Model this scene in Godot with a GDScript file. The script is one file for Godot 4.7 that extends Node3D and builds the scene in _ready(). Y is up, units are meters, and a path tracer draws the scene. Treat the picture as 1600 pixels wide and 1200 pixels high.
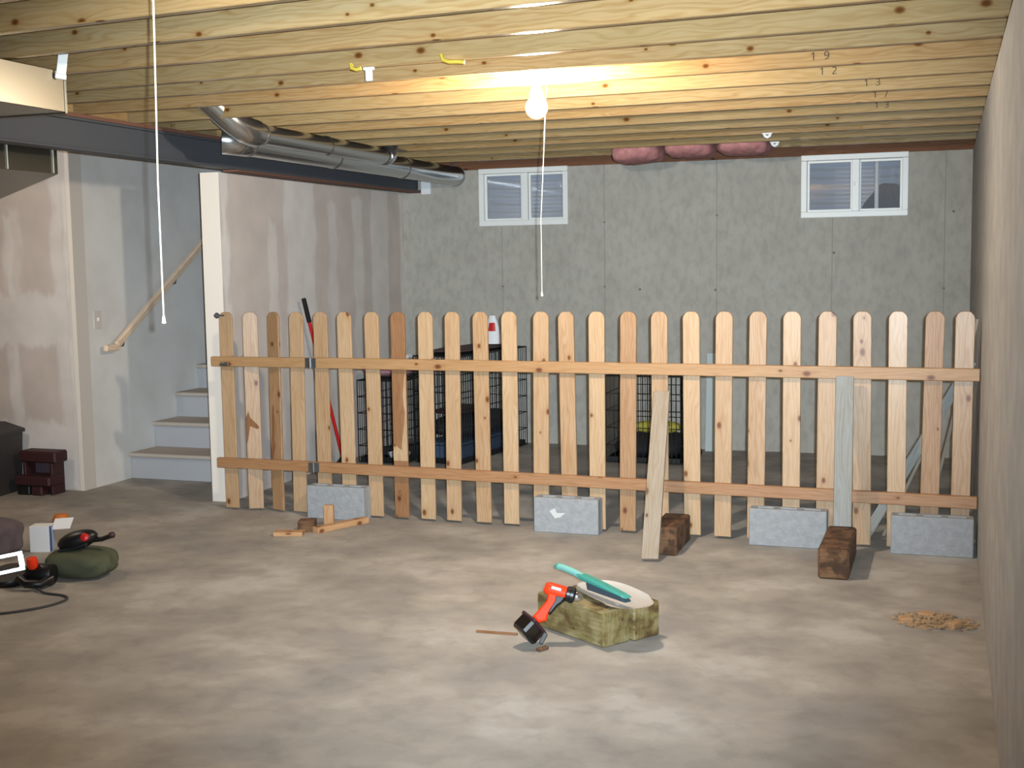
extends Node3D

const HJ := 2.2136          # underside of the joists
const WALL_TOP := 2.19

var M := {}                  # materials
var taken := {}
var rng := RandomNumberGenerator.new()


# ---------------------------------------------------------------- mesh building
class MB:
	var v := PackedVector3Array()
	var n := PackedVector3Array()
	var t := PackedVector2Array()
	var grain := 0
	var off := Vector2(0.0, 0.25)
	var su := 0.5
	var sv := 2.0

	func tri(a: Vector3, b: Vector3, c: Vector3, na: Vector3, nb: Vector3, nc: Vector3, ta: Vector2, tb: Vector2, tc: Vector2) -> void:
		# stored so that seen from the side of the normals the corners run clockwise
		if (b - a).cross(c - a).dot(na + nb + nc) > 0.0:
			v.append_array([a, c, b])
			n.append_array([na, nc, nb])
			t.append_array([ta, tc, tb])
		else:
			v.append_array([a, b, c])
			n.append_array([na, nb, nc])
			t.append_array([ta, tb, tc])

	func uv_of(p: Vector3, nr: Vector3) -> Vector2:
		var a := nr.abs()
		var d := 0
		if a.y > a.x and a.y >= a.z:
			d = 1
		elif a.z > a.x:
			d = 2
		var o: Array = [[1, 2], [0, 2], [0, 1]][d]
		var iu: int = o[0]
		var iv: int = o[1]
		if iv == grain:
			iu = o[1]
			iv = o[0]
		return Vector2(p[iu] * su, p[iv] * sv) + off

	func face(pts: Array, inside: Vector3, tf: Transform3D, uvs: Array = []) -> void:
		var c := Vector3.ZERO
		for p in pts:
			c += p
		c /= pts.size()
		var nr := Vector3.ZERO
		for i in pts.size():
			var p0: Vector3 = pts[i]
			var p1: Vector3 = pts[(i + 1) % pts.size()]
			nr += (p0 - c).cross(p1 - c)
		nr = nr.normalized()
		if nr.dot(c - inside) < 0.0:
			nr = -nr
		var nt := (tf.basis * nr).normalized()
		for i in range(1, pts.size() - 1):
			var u0: Vector2 = uvs[0] if uvs else uv_of(pts[0], nr)
			var u1: Vector2 = uvs[i] if uvs else uv_of(pts[i], nr)
			var u2: Vector2 = uvs[i + 1] if uvs else uv_of(pts[i + 1], nr)
			tri(tf * pts[0], tf * pts[i], tf * pts[i + 1], nt, nt, nt, u0, u1, u2)

	func box(size: Vector3, ch := 0.002, at := Vector3.ZERO, basis := Basis.IDENTITY) -> MB:
		var tf := Transform3D(basis, at)
		var h := size / 2.0
		var q := func(sx: float, sy: float, sz: float, ax: int) -> Vector3:
			var p := Vector3(sx * (h.x - ch), sy * (h.y - ch), sz * (h.z - ch))
			p[ax] = [sx, sy, sz][ax] * h[ax]
			return p
		var z := Vector3.ZERO
		for s in [-1.0, 1.0]:
			face([q.call(s, -1, -1, 0), q.call(s, 1, -1, 0), q.call(s, 1, 1, 0), q.call(s, -1, 1, 0)], z, tf)
			face([q.call(-1, s, -1, 1), q.call(1, s, -1, 1), q.call(1, s, 1, 1), q.call(-1, s, 1, 1)], z, tf)
			face([q.call(-1, -1, s, 2), q.call(1, -1, s, 2), q.call(1, 1, s, 2), q.call(-1, 1, s, 2)], z, tf)
			if ch <= 0.0:
				continue
			for r in [-1.0, 1.0]:
				face([q.call(s, r, -1, 0), q.call(s, r, 1, 0), q.call(s, r, 1, 1), q.call(s, r, -1, 1)], z, tf)
				face([q.call(s, -1, r, 0), q.call(s, 1, r, 0), q.call(s, 1, r, 2), q.call(s, -1, r, 2)], z, tf)
				face([q.call(-1, s, r, 1), q.call(1, s, r, 1), q.call(1, s, r, 2), q.call(-1, s, r, 2)], z, tf)
				for w in [-1.0, 1.0]:
					face([q.call(s, r, w, 0), q.call(s, r, w, 1), q.call(s, r, w, 2)], z, tf)
		return self

	# a polygon in the xy plane, pulled along z by th, with chamfered front and back edges
	func extrude(poly: PackedVector2Array, th: float, ch := 0.002, tf := Transform3D.IDENTITY) -> MB:
		if not Geometry2D.is_polygon_clockwise(poly):
			poly = poly.duplicate()
			poly.reverse()
		var m := poly.size()
		var inner := PackedVector2Array()
		for i in m:
			var e0 := (poly[i] - poly[(i + m - 1) % m]).normalized()
			var e1 := (poly[(i + 1) % m] - poly[i]).normalized()
			var n0 := Vector2(e0.y, -e0.x)
			var n1 := Vector2(e1.y, -e1.x)
			var b := (n0 + n1)
			b = b / maxf(0.35, 1.0 + n0.dot(n1))
			inner.append(poly[i] + b * ch)
		var test := Geometry2D.is_point_in_polygon(inner[0], poly)
		if not test and ch > 0.0:
			for i in m:
				inner[i] = poly[i] * 2.0 - inner[i]
		var idx := Geometry2D.triangulate_polygon(inner)
		for s in [-1.0, 1.0]:
			var z: float = s * th / 2.0
			var zi: float = s * (th / 2.0 - ch)
			var nz := Vector3(0, 0, s)
			var nt := (tf.basis * nz).normalized()
			for k in range(0, idx.size(), 3):
				var a := Vector3(inner[idx[k]].x, inner[idx[k]].y, z)
				var b := Vector3(inner[idx[k + 1]].x, inner[idx[k + 1]].y, z)
				var c := Vector3(inner[idx[k + 2]].x, inner[idx[k + 2]].y, z)
				tri(tf * a, tf * b, tf * c, nt, nt, nt, uv_of(a, nz), uv_of(b, nz), uv_of(c, nz))
			for i in m:
				var j := (i + 1) % m
				var mid2 := (inner[i] + inner[j]) / 2.0
				var back := mid2 + (mid2 - (poly[i] + poly[j]) / 2.0) * 3.0
				if ch > 0.0:
					face([Vector3(poly[i].x, poly[i].y, zi), Vector3(poly[j].x, poly[j].y, zi), Vector3(inner[j].x, inner[j].y, z), Vector3(inner[i].x, inner[i].y, z)], Vector3(back.x, back.y, 0), tf)
		for i in m:
			var j := (i + 1) % m
			var e := (poly[j] - poly[i])
			var inw := Vector2(e.y, -e.x).normalized()
			var c2 := (poly[i] + poly[j]) / 2.0 + inw * 0.001
			if not Geometry2D.is_point_in_polygon(c2, poly):
				c2 = (poly[i] + poly[j]) / 2.0 - inw * 0.001
			var zz := th / 2.0 - ch
			face([Vector3(poly[i].x, poly[i].y, -zz), Vector3(poly[j].x, poly[j].y, -zz), Vector3(poly[j].x, poly[j].y, zz), Vector3(poly[i].x, poly[i].y, zz)], Vector3(c2.x, c2.y, 0), tf)
		return self

	# a grid of points; smooth normals, pointing away from inside_of(u, v) or along the flip sign
	func grid(nu: int, nv: int, f: Callable, flip := false, tf := Transform3D.IDENTITY) -> MB:
		var p: Array = []
		for i in nu + 1:
			var row := PackedVector3Array()
			for j in nv + 1:
				row.append(f.call(float(i) / nu, float(j) / nv))
			p.append(row)
		var nn: Array = []
		var e := 0.002
		for i in nu + 1:
			var row := PackedVector3Array()
			for j in nv + 1:
				var u := clampf(float(i) / nu, e, 1.0 - e)
				var w := clampf(float(j) / nv, e, 1.0 - e)
				var du: Vector3 = f.call(u + e, w) - f.call(u - e, w)
				var dv: Vector3 = f.call(u, w + e) - f.call(u, w - e)
				var c := du.cross(dv).normalized()
				row.append((tf.basis * (-c if flip else c)).normalized())
			nn.append(row)
		for i in nu:
			for j in nv:
				var a: Vector3 = tf * p[i][j]
				var b: Vector3 = tf * p[i + 1][j]
				var c: Vector3 = tf * p[i + 1][j + 1]
				var d: Vector3 = tf * p[i][j + 1]
				var ua := Vector2(p[i][j].x * su, (p[i][j].y + p[i][j].z) * sv) + off
				var ub := Vector2(p[i + 1][j].x * su, (p[i + 1][j].y + p[i + 1][j].z) * sv) + off
				var uc := Vector2(p[i + 1][j + 1].x * su, (p[i + 1][j + 1].y + p[i + 1][j + 1].z) * sv) + off
				var ud := Vector2(p[i][j + 1].x * su, (p[i][j + 1].y + p[i][j + 1].z) * sv) + off
				tri(a, b, c, nn[i][j], nn[i + 1][j], nn[i + 1][j + 1], ua, ub, uc)
				tri(a, c, d, nn[i][j], nn[i + 1][j + 1], nn[i][j + 1], ua, uc, ud)
		return self

	# profile of (radius, height) turned round the y axis; hard edges where the profile bends sharply
	func lathe(prof: Array, seg := 20, tf := Transform3D.IDENTITY) -> MB:
		var m := prof.size()
		var sn: Array = []
		for i in m - 1:
			var d: Vector2 = prof[i + 1] - prof[i]
			sn.append(Vector2(d.y, -d.x).normalized())
		for i in m - 1:
			var na: Vector2 = sn[i]
			var nb: Vector2 = sn[i]
			if i > 0 and sn[i - 1].dot(sn[i]) > 0.75:
				na = (sn[i - 1] + sn[i]).normalized()
			if i < m - 2 and sn[i + 1].dot(sn[i]) > 0.75:
				nb = (sn[i + 1] + sn[i]).normalized()
			for k in seg:
				var a0 := TAU * k / seg
				var a1 := TAU * (k + 1) / seg
				var d0 := Vector3(cos(a0), 0, sin(a0))
				var d1 := Vector3(cos(a1), 0, sin(a1))
				var up := Vector3.UP
				var p0: Vector3 = d0 * prof[i].x + up * prof[i].y
				var p1: Vector3 = d1 * prof[i].x + up * prof[i].y
				var p2: Vector3 = d1 * prof[i + 1].x + up * prof[i + 1].y
				var p3: Vector3 = d0 * prof[i + 1].x + up * prof[i + 1].y
				var n0 := (tf.basis * (d0 * na.x + up * na.y)).normalized()
				var n1 := (tf.basis * (d1 * na.x + up * na.y)).normalized()
				var n2 := (tf.basis * (d1 * nb.x + up * nb.y)).normalized()
				var n3 := (tf.basis * (d0 * nb.x + up * nb.y)).normalized()
				var x0 := Vector2(a0 * 0.1, prof[i].y * su) + off
				var x1 := Vector2(a1 * 0.1, prof[i].y * su) + off
				var x2 := Vector2(a1 * 0.1, prof[i + 1].y * su) + off
				var x3 := Vector2(a0 * 0.1, prof[i + 1].y * su) + off
				if prof[i].x > 1e-6:
					tri(tf * p0, tf * p1, tf * p2, n0, n1, n2, x0, x1, x2)
				if prof[i + 1].x > 1e-6:
					tri(tf * p0, tf * p2, tf * p3, n0, n2, n3, x0, x2, x3)
		return self

	func tube(path: Array, r: float, seg := 8, caps := true) -> MB:
		var m := path.size()
		var rings: Array = []
		var dirs: Array = []
		var side := Vector3.ZERO
		for i in m:
			var d: Vector3 = (path[mini(i + 1, m - 1)] - path[maxi(i - 1, 0)]).normalized()
			if side == Vector3.ZERO:
				side = d.cross(Vector3.UP if absf(d.y) < 0.9 else Vector3.RIGHT).normalized()
			side = (side - d * side.dot(d)).normalized()
			var up := side.cross(d)
			var ring := PackedVector3Array()
			for k in seg:
				var a := TAU * k / seg
				ring.append(side * cos(a) + up * sin(a))
			rings.append(ring)
			dirs.append(d)
		var run := 0.0
		for i in m - 1:
			var step: float = (path[i + 1] - path[i]).length()
			for k in seg:
				var l := (k + 1) % seg
				var n0: Vector3 = rings[i][k]
				var n1: Vector3 = rings[i][l]
				var n2: Vector3 = rings[i + 1][l]
				var n3: Vector3 = rings[i + 1][k]
				var u0 := Vector2(run * su, k * r * 0.8 * sv) + off
				var u2 := Vector2((run + step) * su, (k + 1) * r * 0.8 * sv) + off
				tri(path[i] + n0 * r, path[i] + n1 * r, path[i + 1] + n2 * r, n0, n1, n2, u0, Vector2(u0.x, u2.y), u2)
				tri(path[i] + n0 * r, path[i + 1] + n2 * r, path[i + 1] + n3 * r, n0, n2, n3, u0, u2, Vector2(u2.x, u0.y))
			run += step
		if caps:
			for e in [0, m - 1]:
				var nd: Vector3 = -dirs[0] if e == 0 else dirs[m - 1]
				for k in range(1, seg - 1):
					tri(path[e] + rings[e][0] * r, path[e] + rings[e][k] * r, path[e] + rings[e][k + 1] * r, nd, nd, nd, off, off, off)
		return self

	func mesh() -> ArrayMesh:
		var a := []
		a.resize(Mesh.ARRAY_MAX)
		a[Mesh.ARRAY_VERTEX] = v
		a[Mesh.ARRAY_NORMAL] = n
		a[Mesh.ARRAY_TEX_UV] = t
		var m := ArrayMesh.new()
		m.add_surface_from_arrays(Mesh.PRIMITIVE_TRIANGLES, a)
		return m


func mb(grain := 0) -> MB:
	var b := MB.new()
	b.grain = grain
	b.off = Vector2(rng.randf(), rng.randf_range(0.0, 1.0))
	return b


# ---------------------------------------------------------------- naming
func numbered(called: String) -> String:
	taken[called] = taken.get(called, -1) + 1
	return called if taken[called] == 0 else "%s_%03d" % [called, taken[called]]


func thing(called: String, label: String, category: String, at := Vector3.ZERO, turn := 0.0, group := "") -> Node3D:
	var o := Node3D.new()
	o.name = numbered(called)
	add_child(o)
	o.position = at
	o.rotation.y = turn
	tag(o, label, category, group)
	return o


func tag(o: Node3D, label: String, category: String, group := "") -> void:
	o.set_meta("label", label)
	o.set_meta("category", category)
	if group:
		o.set_meta("group", group)


func part(called: String, m, mat: Material, parent: Node3D, tf := Transform3D.IDENTITY) -> MeshInstance3D:
	var o := MeshInstance3D.new()
	o.name = called
	o.mesh = m.mesh() if m is MB else m
	o.material_override = mat
	o.transform = tf
	parent.add_child(o, true)
	return o


func solo(called: String, m, mat: Material, label: String, category: String, tf := Transform3D.IDENTITY, group := "") -> MeshInstance3D:
	var o := part(numbered(called), m, mat, self, tf)
	tag(o, label, category, group)
	return o


func struct(called: String, m, mat: Material, parent: Node3D = null, tf := Transform3D.IDENTITY) -> Node3D:
	var o: Node3D
	if m == null:
		o = Node3D.new()
		o.name = called
		o.transform = tf
		add_child(o)
	else:
		o = part(called, m, mat, self if parent == null else parent, tf)
	if parent == null:
		o.set_meta("kind", "structure")
	return o


func tf(at: Vector3, rx := 0.0, ry := 0.0, rz := 0.0) -> Transform3D:
	return Transform3D(Basis.from_euler(Vector3(rx, ry, rz)), at)


# a bar whose long axis (local y) runs from a to b; face_dir says where local z looks
func along(a: Vector3, b: Vector3, face_dir: Vector3) -> Transform3D:
	var y := (b - a).normalized()
	var x := y.cross(face_dir).normalized()
	var z := x.cross(y)
	return Transform3D(Basis(x, y, z), (a + b) / 2.0)


# ---------------------------------------------------------------- textures and materials
func wood_image(seed_: int, knots: int, soft: float) -> ImageTexture:
	var w := 1024
	var h := 512
	var r := RandomNumberGenerator.new()
	r.seed = seed_
	var ns := FastNoiseLite.new()
	ns.seed = seed_
	ns.noise_type = FastNoiseLite.TYPE_SIMPLEX
	ns.frequency = 1.0
	ns.fractal_octaves = 3
	var nf := FastNoiseLite.new()
	nf.seed = seed_ + 5
	nf.noise_type = FastNoiseLite.TYPE_SIMPLEX
	nf.frequency = 1.0
	nf.fractal_type = FastNoiseLite.FRACTAL_NONE
	var ks: Array = []
	for i in knots:
		ks.append([r.randf() * 2.0, r.randf_range(0.02, 0.48), r.randf_range(0.004, 0.013)])
	var bytes := PackedByteArray()
	bytes.resize(w * h * 3)
	var cs := PackedVector2Array()
	for x in w:
		cs.append(Vector2(cos(TAU * x / w), sin(TAU * x / w)) * 0.318)
	var at := 0
	for y in h:
		var pv := 0.5 * y / h
		var near: Array = ks.filter(func(k): return absf(k[1] - pv) < k[2] * 4.5)
		for x in w:
			var pu := 2.0 * x / w
			var vv := pv
			var dark := 0.0
			var halo := 0.0
			for k in near:
				var du: float = absf(pu - k[0])
				du = minf(du, 2.0 - du)
				if du > k[2] * 9.0:
					continue
				var d := sqrt((du / 1.5) * (du / 1.5) + (pv - k[1]) * (pv - k[1])) / float(k[2])
				if d < 5.0:
					vv += signf(pv - k[1]) * k[2] * 0.9 * exp(-d * d * 0.12)
				dark = maxf(dark, clampf(1.6 - d * 1.25, 0.0, 1.0))
				halo = maxf(halo, exp(-d * d * 0.22))
			var c: Vector2 = cs[x]
			var broad := ns.get_noise_3d(c.x * 2.2, c.y * 2.2, vv * 13.0)
			var line := 0.5 + 0.5 * sin((vv * 330.0) + broad * 9.0)
			var fine := nf.get_noise_3d(c.x * 9.0, c.y * 9.0, vv * 420.0)
			var g := 0.30 * line * line + 0.30 * (0.5 + 0.5 * broad) + 0.16 * fine
			g = clampf(g * soft + halo * 0.22, 0.0, 1.0)
			var cr := lerpf(1.0, 0.74, g)
			var cg := lerpf(0.98, 0.60, g)
			var cb := lerpf(0.95, 0.42, g)
			cr = lerpf(cr, 0.58, dark)
			cg = lerpf(cg, 0.40, dark)
			cb = lerpf(cb, 0.27, dark)
			bytes[at] = int(clampf(cr, 0, 1) * 255.0)
			bytes[at + 1] = int(clampf(cg, 0, 1) * 255.0)
			bytes[at + 2] = int(clampf(cb, 0, 1) * 255.0)
			at += 3
	return ImageTexture.create_from_image(Image.create_from_data(w, h, false, Image.FORMAT_RGB8, bytes))


# mud-and-paper drywall: bands = [x0, x1, y0, y1, strength] in metres over a sheet of w x h
func drywall_image(w: float, h: float, bands: Array, seed_: int) -> ImageTexture:
	var px := int(w * 130.0)
	var py := int(h * 130.0)
	var nz := FastNoiseLite.new()
	nz.seed = seed_
	nz.frequency = 1.0
	nz.fractal_octaves = 4
	var paper := Color(0.765, 0.715, 0.68)
	var mud := Color(0.84, 0.81, 0.785)
	var im := Image.create(px, py, false, Image.FORMAT_RGB8)
	for y in py:
		var my := h * (1.0 - (y + 0.5) / py)
		for x in px:
			var mx := w * (x + 0.5) / px
			var n := nz.get_noise_2d(mx * 3.0, my * 3.0)
			var wob := nz.get_noise_2d(mx * 9.0 + 40.0, my * 2.0) * 0.05
			var m := 0.0
			for b in bands:
				var dx := minf(mx + wob - float(b[0]), float(b[1]) - mx - wob)
				var dy := minf(my + wob - float(b[2]), float(b[3]) - my - wob)
				m = maxf(m, smoothstep(-0.025, 0.03, minf(dx, dy)) * float(b[4]))
			var c := paper.lerp(mud, clampf(m, 0.0, 1.0))
			c = c * (1.0 + n * 0.05)
			im.set_pixel(x, y, c)
	return ImageTexture.create_from_image(im)


func noise_tex(seed_: int, freq: float, cols: Array, offs: Array, octaves := 5, size := 512, warp := 0.0, as_normal := false) -> NoiseTexture2D:
	var nz := FastNoiseLite.new()
	nz.seed = seed_
	nz.noise_type = FastNoiseLite.TYPE_SIMPLEX_SMOOTH
	nz.frequency = freq
	nz.fractal_octaves = octaves
	nz.fractal_gain = 0.55
	if warp > 0.0:
		nz.domain_warp_enabled = true
		nz.domain_warp_amplitude = warp
		nz.domain_warp_frequency = freq * 1.5
	var tx := NoiseTexture2D.new()
	tx.width = size
	tx.height = size
	tx.seamless = true
	tx.noise = nz
	if as_normal:
		tx.as_normal_map = true
		tx.bump_strength = 3.0
	else:
		var g := Gradient.new()
		g.offsets = PackedFloat32Array(offs)
		g.colors = PackedColorArray(cols)
		tx.color_ramp = g
	return tx


func mat(c: Color, rough := 0.7, metal := 0.0, spec := 0.5) -> StandardMaterial3D:
	var m := StandardMaterial3D.new()
	m.albedo_color = c
	m.roughness = rough
	m.metallic = metal
	m.metallic_specular = spec
	return m


func wood(tex: Texture2D, tint: Color, rough := 0.6) -> StandardMaterial3D:
	var m := mat(tint, rough)
	m.albedo_texture = tex
	return m


func tri_mat(tex: Texture2D, scale: Vector3, rough: float, tint := Color.WHITE) -> StandardMaterial3D:
	var m := mat(tint, rough)
	m.albedo_texture = tex
	m.uv1_triplanar = true
	m.uv1_world_triplanar = true
	m.uv1_scale = scale
	return m


func add_detail(m: StandardMaterial3D, tex: Texture2D, scale: Vector3) -> void:
	m.detail_enabled = true
	m.detail_albedo = tex
	m.detail_blend_mode = BaseMaterial3D.BLEND_MODE_MUL
	m.detail_uv_layer = BaseMaterial3D.DETAIL_UV_2
	m.uv2_triplanar = true
	m.uv2_world_triplanar = true
	m.uv2_scale = scale


func make_materials() -> void:
	var w1 := wood_image(11, 22, 0.8)
	var w2 := wood_image(23, 14, 0.6)
	M.joist = [wood(w1, Color(0.60, 0.53, 0.40), 0.24), wood(w2, Color(0.59, 0.515, 0.38), 0.24), wood(w1, Color(0.61, 0.52, 0.38), 0.24)]
	for m in M.joist:
		m.metallic_specular = 0.22
	M.picket = [wood(w2, Color(0.69, 0.588, 0.475), 0.42), wood(w1, Color(0.68, 0.578, 0.468), 0.42), wood(w2, Color(0.715, 0.62, 0.51), 0.38)]
	M.picket_red = wood(w1, Color(0.63, 0.51, 0.39), 0.5)
	M.picket_brown = wood(w1, Color(0.56, 0.415, 0.29), 0.6)
	M.rail = wood(w2, Color(0.66, 0.53, 0.385), 0.5)
	M.rail_low = wood(w1, Color(0.63, 0.485, 0.355), 0.5)
	M.grey_board = wood(w2, Color(0.58, 0.55, 0.51), 0.75)
	M.pale_board = wood(w2, Color(0.55, 0.57, 0.58), 0.75)
	M.timber = wood(w1, Color(0.44, 0.33, 0.23), 0.85)
	add_detail(M.timber, noise_tex(57, 0.02, [Color(0.60, 0.56, 0.50), Color(0.9, 0.88, 0.85), Color(1, 1, 1)], [0.3, 0.5, 0.7], 5, 256, 20.0), Vector3(1.7, 1.7, 1.7))
	M.treated = wood(w1, Color(0.56, 0.52, 0.42), 0.85)
	add_detail(M.treated, noise_tex(53, 0.02, [Color(0.62, 0.52, 0.36), Color(0.86, 0.86, 0.68), Color(1, 1, 0.95)], [0.3, 0.5, 0.7], 5, 256, 20.0), Vector3(1.7, 1.7, 1.7))
	M.offcut = wood(w2, Color(0.72, 0.58, 0.44), 0.7)
	M.bark = wood(w1, Color(0.50, 0.35, 0.23), 0.85)
	M.sill = wood(w1, Color(0.50, 0.34, 0.24), 0.8)
	M.subfloor = wood(w1, Color(0.66, 0.52, 0.36), 0.8)
	M.handrail = wood(w2, Color(0.93, 0.85, 0.78), 0.5)

	var fl := noise_tex(3, 0.006, [Color(0.55, 0.533, 0.51), Color(0.595, 0.573, 0.543), Color(0.62, 0.594, 0.561), Color(0.675, 0.655, 0.63)], [0.25, 0.45, 0.58, 0.8], 6, 1024, 25.0)
	M.floor = tri_mat(fl, Vector3(0.24, 0.22, 0.26), 0.75)
	add_detail(M.floor, noise_tex(8, 0.02, [Color(0.93, 0.93, 0.93), Color(0.985, 0.985, 0.98), Color(1, 1, 1)], [0.2, 0.5, 0.75], 6, 512, 30.0), Vector3(0.5, 0.5, 0.55))
	var cw := noise_tex(14, 0.008, [Color(0.65, 0.63, 0.59), Color(0.663, 0.643, 0.602), Color(0.677, 0.658, 0.617)], [0.25, 0.5, 0.78], 6, 1024, 8.0)
	M.concrete = tri_mat(cw, Vector3(0.4, 0.28, 0.4), 0.85)
	add_detail(M.concrete, noise_tex(17, 0.03, [Color(0.94, 0.94, 0.94), Color(0.985, 0.985, 0.985), Color(1, 1, 1)], [0.2, 0.5, 0.75], 5, 512), Vector3(0.9, 0.5, 0.9))
	var cr := noise_tex(19, 0.008, [Color(0.57, 0.57, 0.57), Color(0.59, 0.59, 0.588), Color(0.62, 0.62, 0.617)], [0.25, 0.5, 0.78], 6, 1024, 30.0)
	M.concrete_light = tri_mat(cr, Vector3(0.4, 0.5, 0.4), 0.85)
	M.seam = mat(Color(0.58, 0.57, 0.53), 0.9)
	M.tie = mat(Color(0.42, 0.40, 0.36), 0.9)
	M.block = tri_mat(noise_tex(29, 0.05, [Color(0.53, 0.535, 0.54), Color(0.55, 0.555, 0.56), Color(0.575, 0.58, 0.585)], [0.2, 0.5, 0.8], 5, 512), Vector3(0.8, 0.8, 0.8), 0.95)
	M.block.normal_enabled = true
	M.block.normal_texture = noise_tex(31, 0.12, [], [], 4, 512, 0.0, true)
	M.block.normal_scale = 0.3
	M.white_mud = mat(Color(0.88, 0.84, 0.79), 0.85)
	M.plain_drywall = mat(Color(0.80, 0.76, 0.72), 0.9)
	M.stair_wall = tri_mat(noise_tex(37, 0.008, [Color(0.83, 0.81, 0.785), Color(0.85, 0.835, 0.81), Color(0.865, 0.85, 0.83)], [0.2, 0.5, 0.8], 4, 512), Vector3(0.5, 0.5, 0.5), 0.9)
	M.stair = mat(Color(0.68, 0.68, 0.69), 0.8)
	M.tread = mat(Color(0.72, 0.67, 0.62), 0.85)  # same grey steps, with warm bulb light from above painted into the colour

	M.steel = mat(Color(0.30, 0.31, 0.33), 0.6, 0.2)
	M.rust = mat(Color(0.42, 0.28, 0.22), 0.8)
	M.galv = mat(Color(0.72, 0.73, 0.73), 0.2, 0.95)
	M.galv_dull = mat(Color(0.50, 0.48, 0.43), 0.34, 0.9)
	M.well = mat(Color(0.72, 0.71, 0.72), 0.6, 0.3)
	M.hardware = mat(Color(0.55, 0.55, 0.55), 0.35, 0.9)
	M.chrome = mat(Color(0.85, 0.86, 0.87), 0.2, 1.0)
	M.shoe = mat(Color(0.93, 0.94, 0.96), 0.3, 0.9)
	M.vinyl = mat(Color(0.90, 0.90, 0.88), 0.4)
	M.porcelain = mat(Color(0.72, 0.72, 0.70), 0.35)
	M.cord = mat(Color(0.92, 0.88, 0.80), 0.7)
	M.pink = tri_mat(noise_tex(43, 0.04, [Color(0.60, 0.42, 0.41), Color(0.70, 0.47, 0.46), Color(0.76, 0.53, 0.51)], [0.2, 0.5, 0.8], 5, 256), Vector3(1.5, 1.5, 1.5), 1.0)
	M.black = mat(Color(0.07, 0.07, 0.075), 0.4)
	M.battery = mat(Color(0.10, 0.075, 0.06), 0.28, 0.0, 0.5)
	M.black_soft = mat(Color(0.09, 0.09, 0.10), 0.85)
	M.wire = mat(Color(0.06, 0.06, 0.065), 0.45)
	M.orange = mat(Color(0.88, 0.22, 0.08), 0.5, 0.0, 0.3)
	M.red = mat(Color(0.72, 0.10, 0.10), 0.4)
	M.maroon = mat(Color(0.21, 0.085, 0.10), 0.6)
	M.mauve = mat(Color(0.34, 0.28, 0.31), 0.6)
	M.dark_grey = mat(Color(0.22, 0.21, 0.21), 0.6)
	M.olive = mat(Color(0.28, 0.29, 0.21), 0.9)
	M.grey_cloth = mat(Color(0.36, 0.32, 0.34), 0.95)
	M.teal = mat(Color(0.26, 0.56, 0.51), 0.5, 0.0, 0.3)
	M.teal_pale = mat(Color(0.47, 0.70, 0.67), 0.5, 0.0, 0.3)
	M.bristle = mat(Color(0.20, 0.25, 0.29), 0.8)
	M.pan_white = mat(Color(0.72, 0.70, 0.67), 0.4)
	M.yellow = mat(Color(0.72, 0.63, 0.22), 0.5)
	M.toy_yellow = mat(Color(0.60, 0.56, 0.20), 0.8)
	M.white = mat(Color(0.88, 0.88, 0.88), 0.6)
	M.blue = mat(Color(0.22, 0.32, 0.55), 0.6)
	M.slate_blue = mat(Color(0.20, 0.27, 0.36), 0.7)
	M.rose_cloth = mat(Color(0.62, 0.46, 0.48), 0.95)
	M.amber = mat(Color(0.74, 0.42, 0.14), 0.6)
	M.ink = mat(Color(0.20, 0.16, 0.13), 0.9)
	M.gravel = tri_mat(noise_tex(47, 0.08, [Color(0.18, 0.17, 0.16), Color(0.42, 0.40, 0.38)], [0.3, 0.7], 4, 256), Vector3(2, 2, 2), 1.0)
	M.soil = mat(Color(0.30, 0.26, 0.20), 1.0)
	M.leaf = mat(Color(0.14, 0.13, 0.12), 0.95)
	M.shaving = wood(w2, Color(0.66, 0.565, 0.45), 0.9)
	M.glass = mat(Color(0.9, 0.95, 1.0, 0.08), 0.04)
	M.glass.transparency = BaseMaterial3D.TRANSPARENCY_ALPHA
	M.clear_plastic = mat(Color(0.9, 0.93, 0.97, 0.45), 0.2)
	M.clear_plastic.transparency = BaseMaterial3D.TRANSPARENCY_ALPHA
	M.bulb = mat(Color(1.0, 0.95, 0.85), 0.4)
	M.bulb.emission_enabled = true
	M.bulb.emission = Color(1.0, 0.86, 0.62)
	M.bulb.emission_energy_multiplier = 5.0


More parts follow.
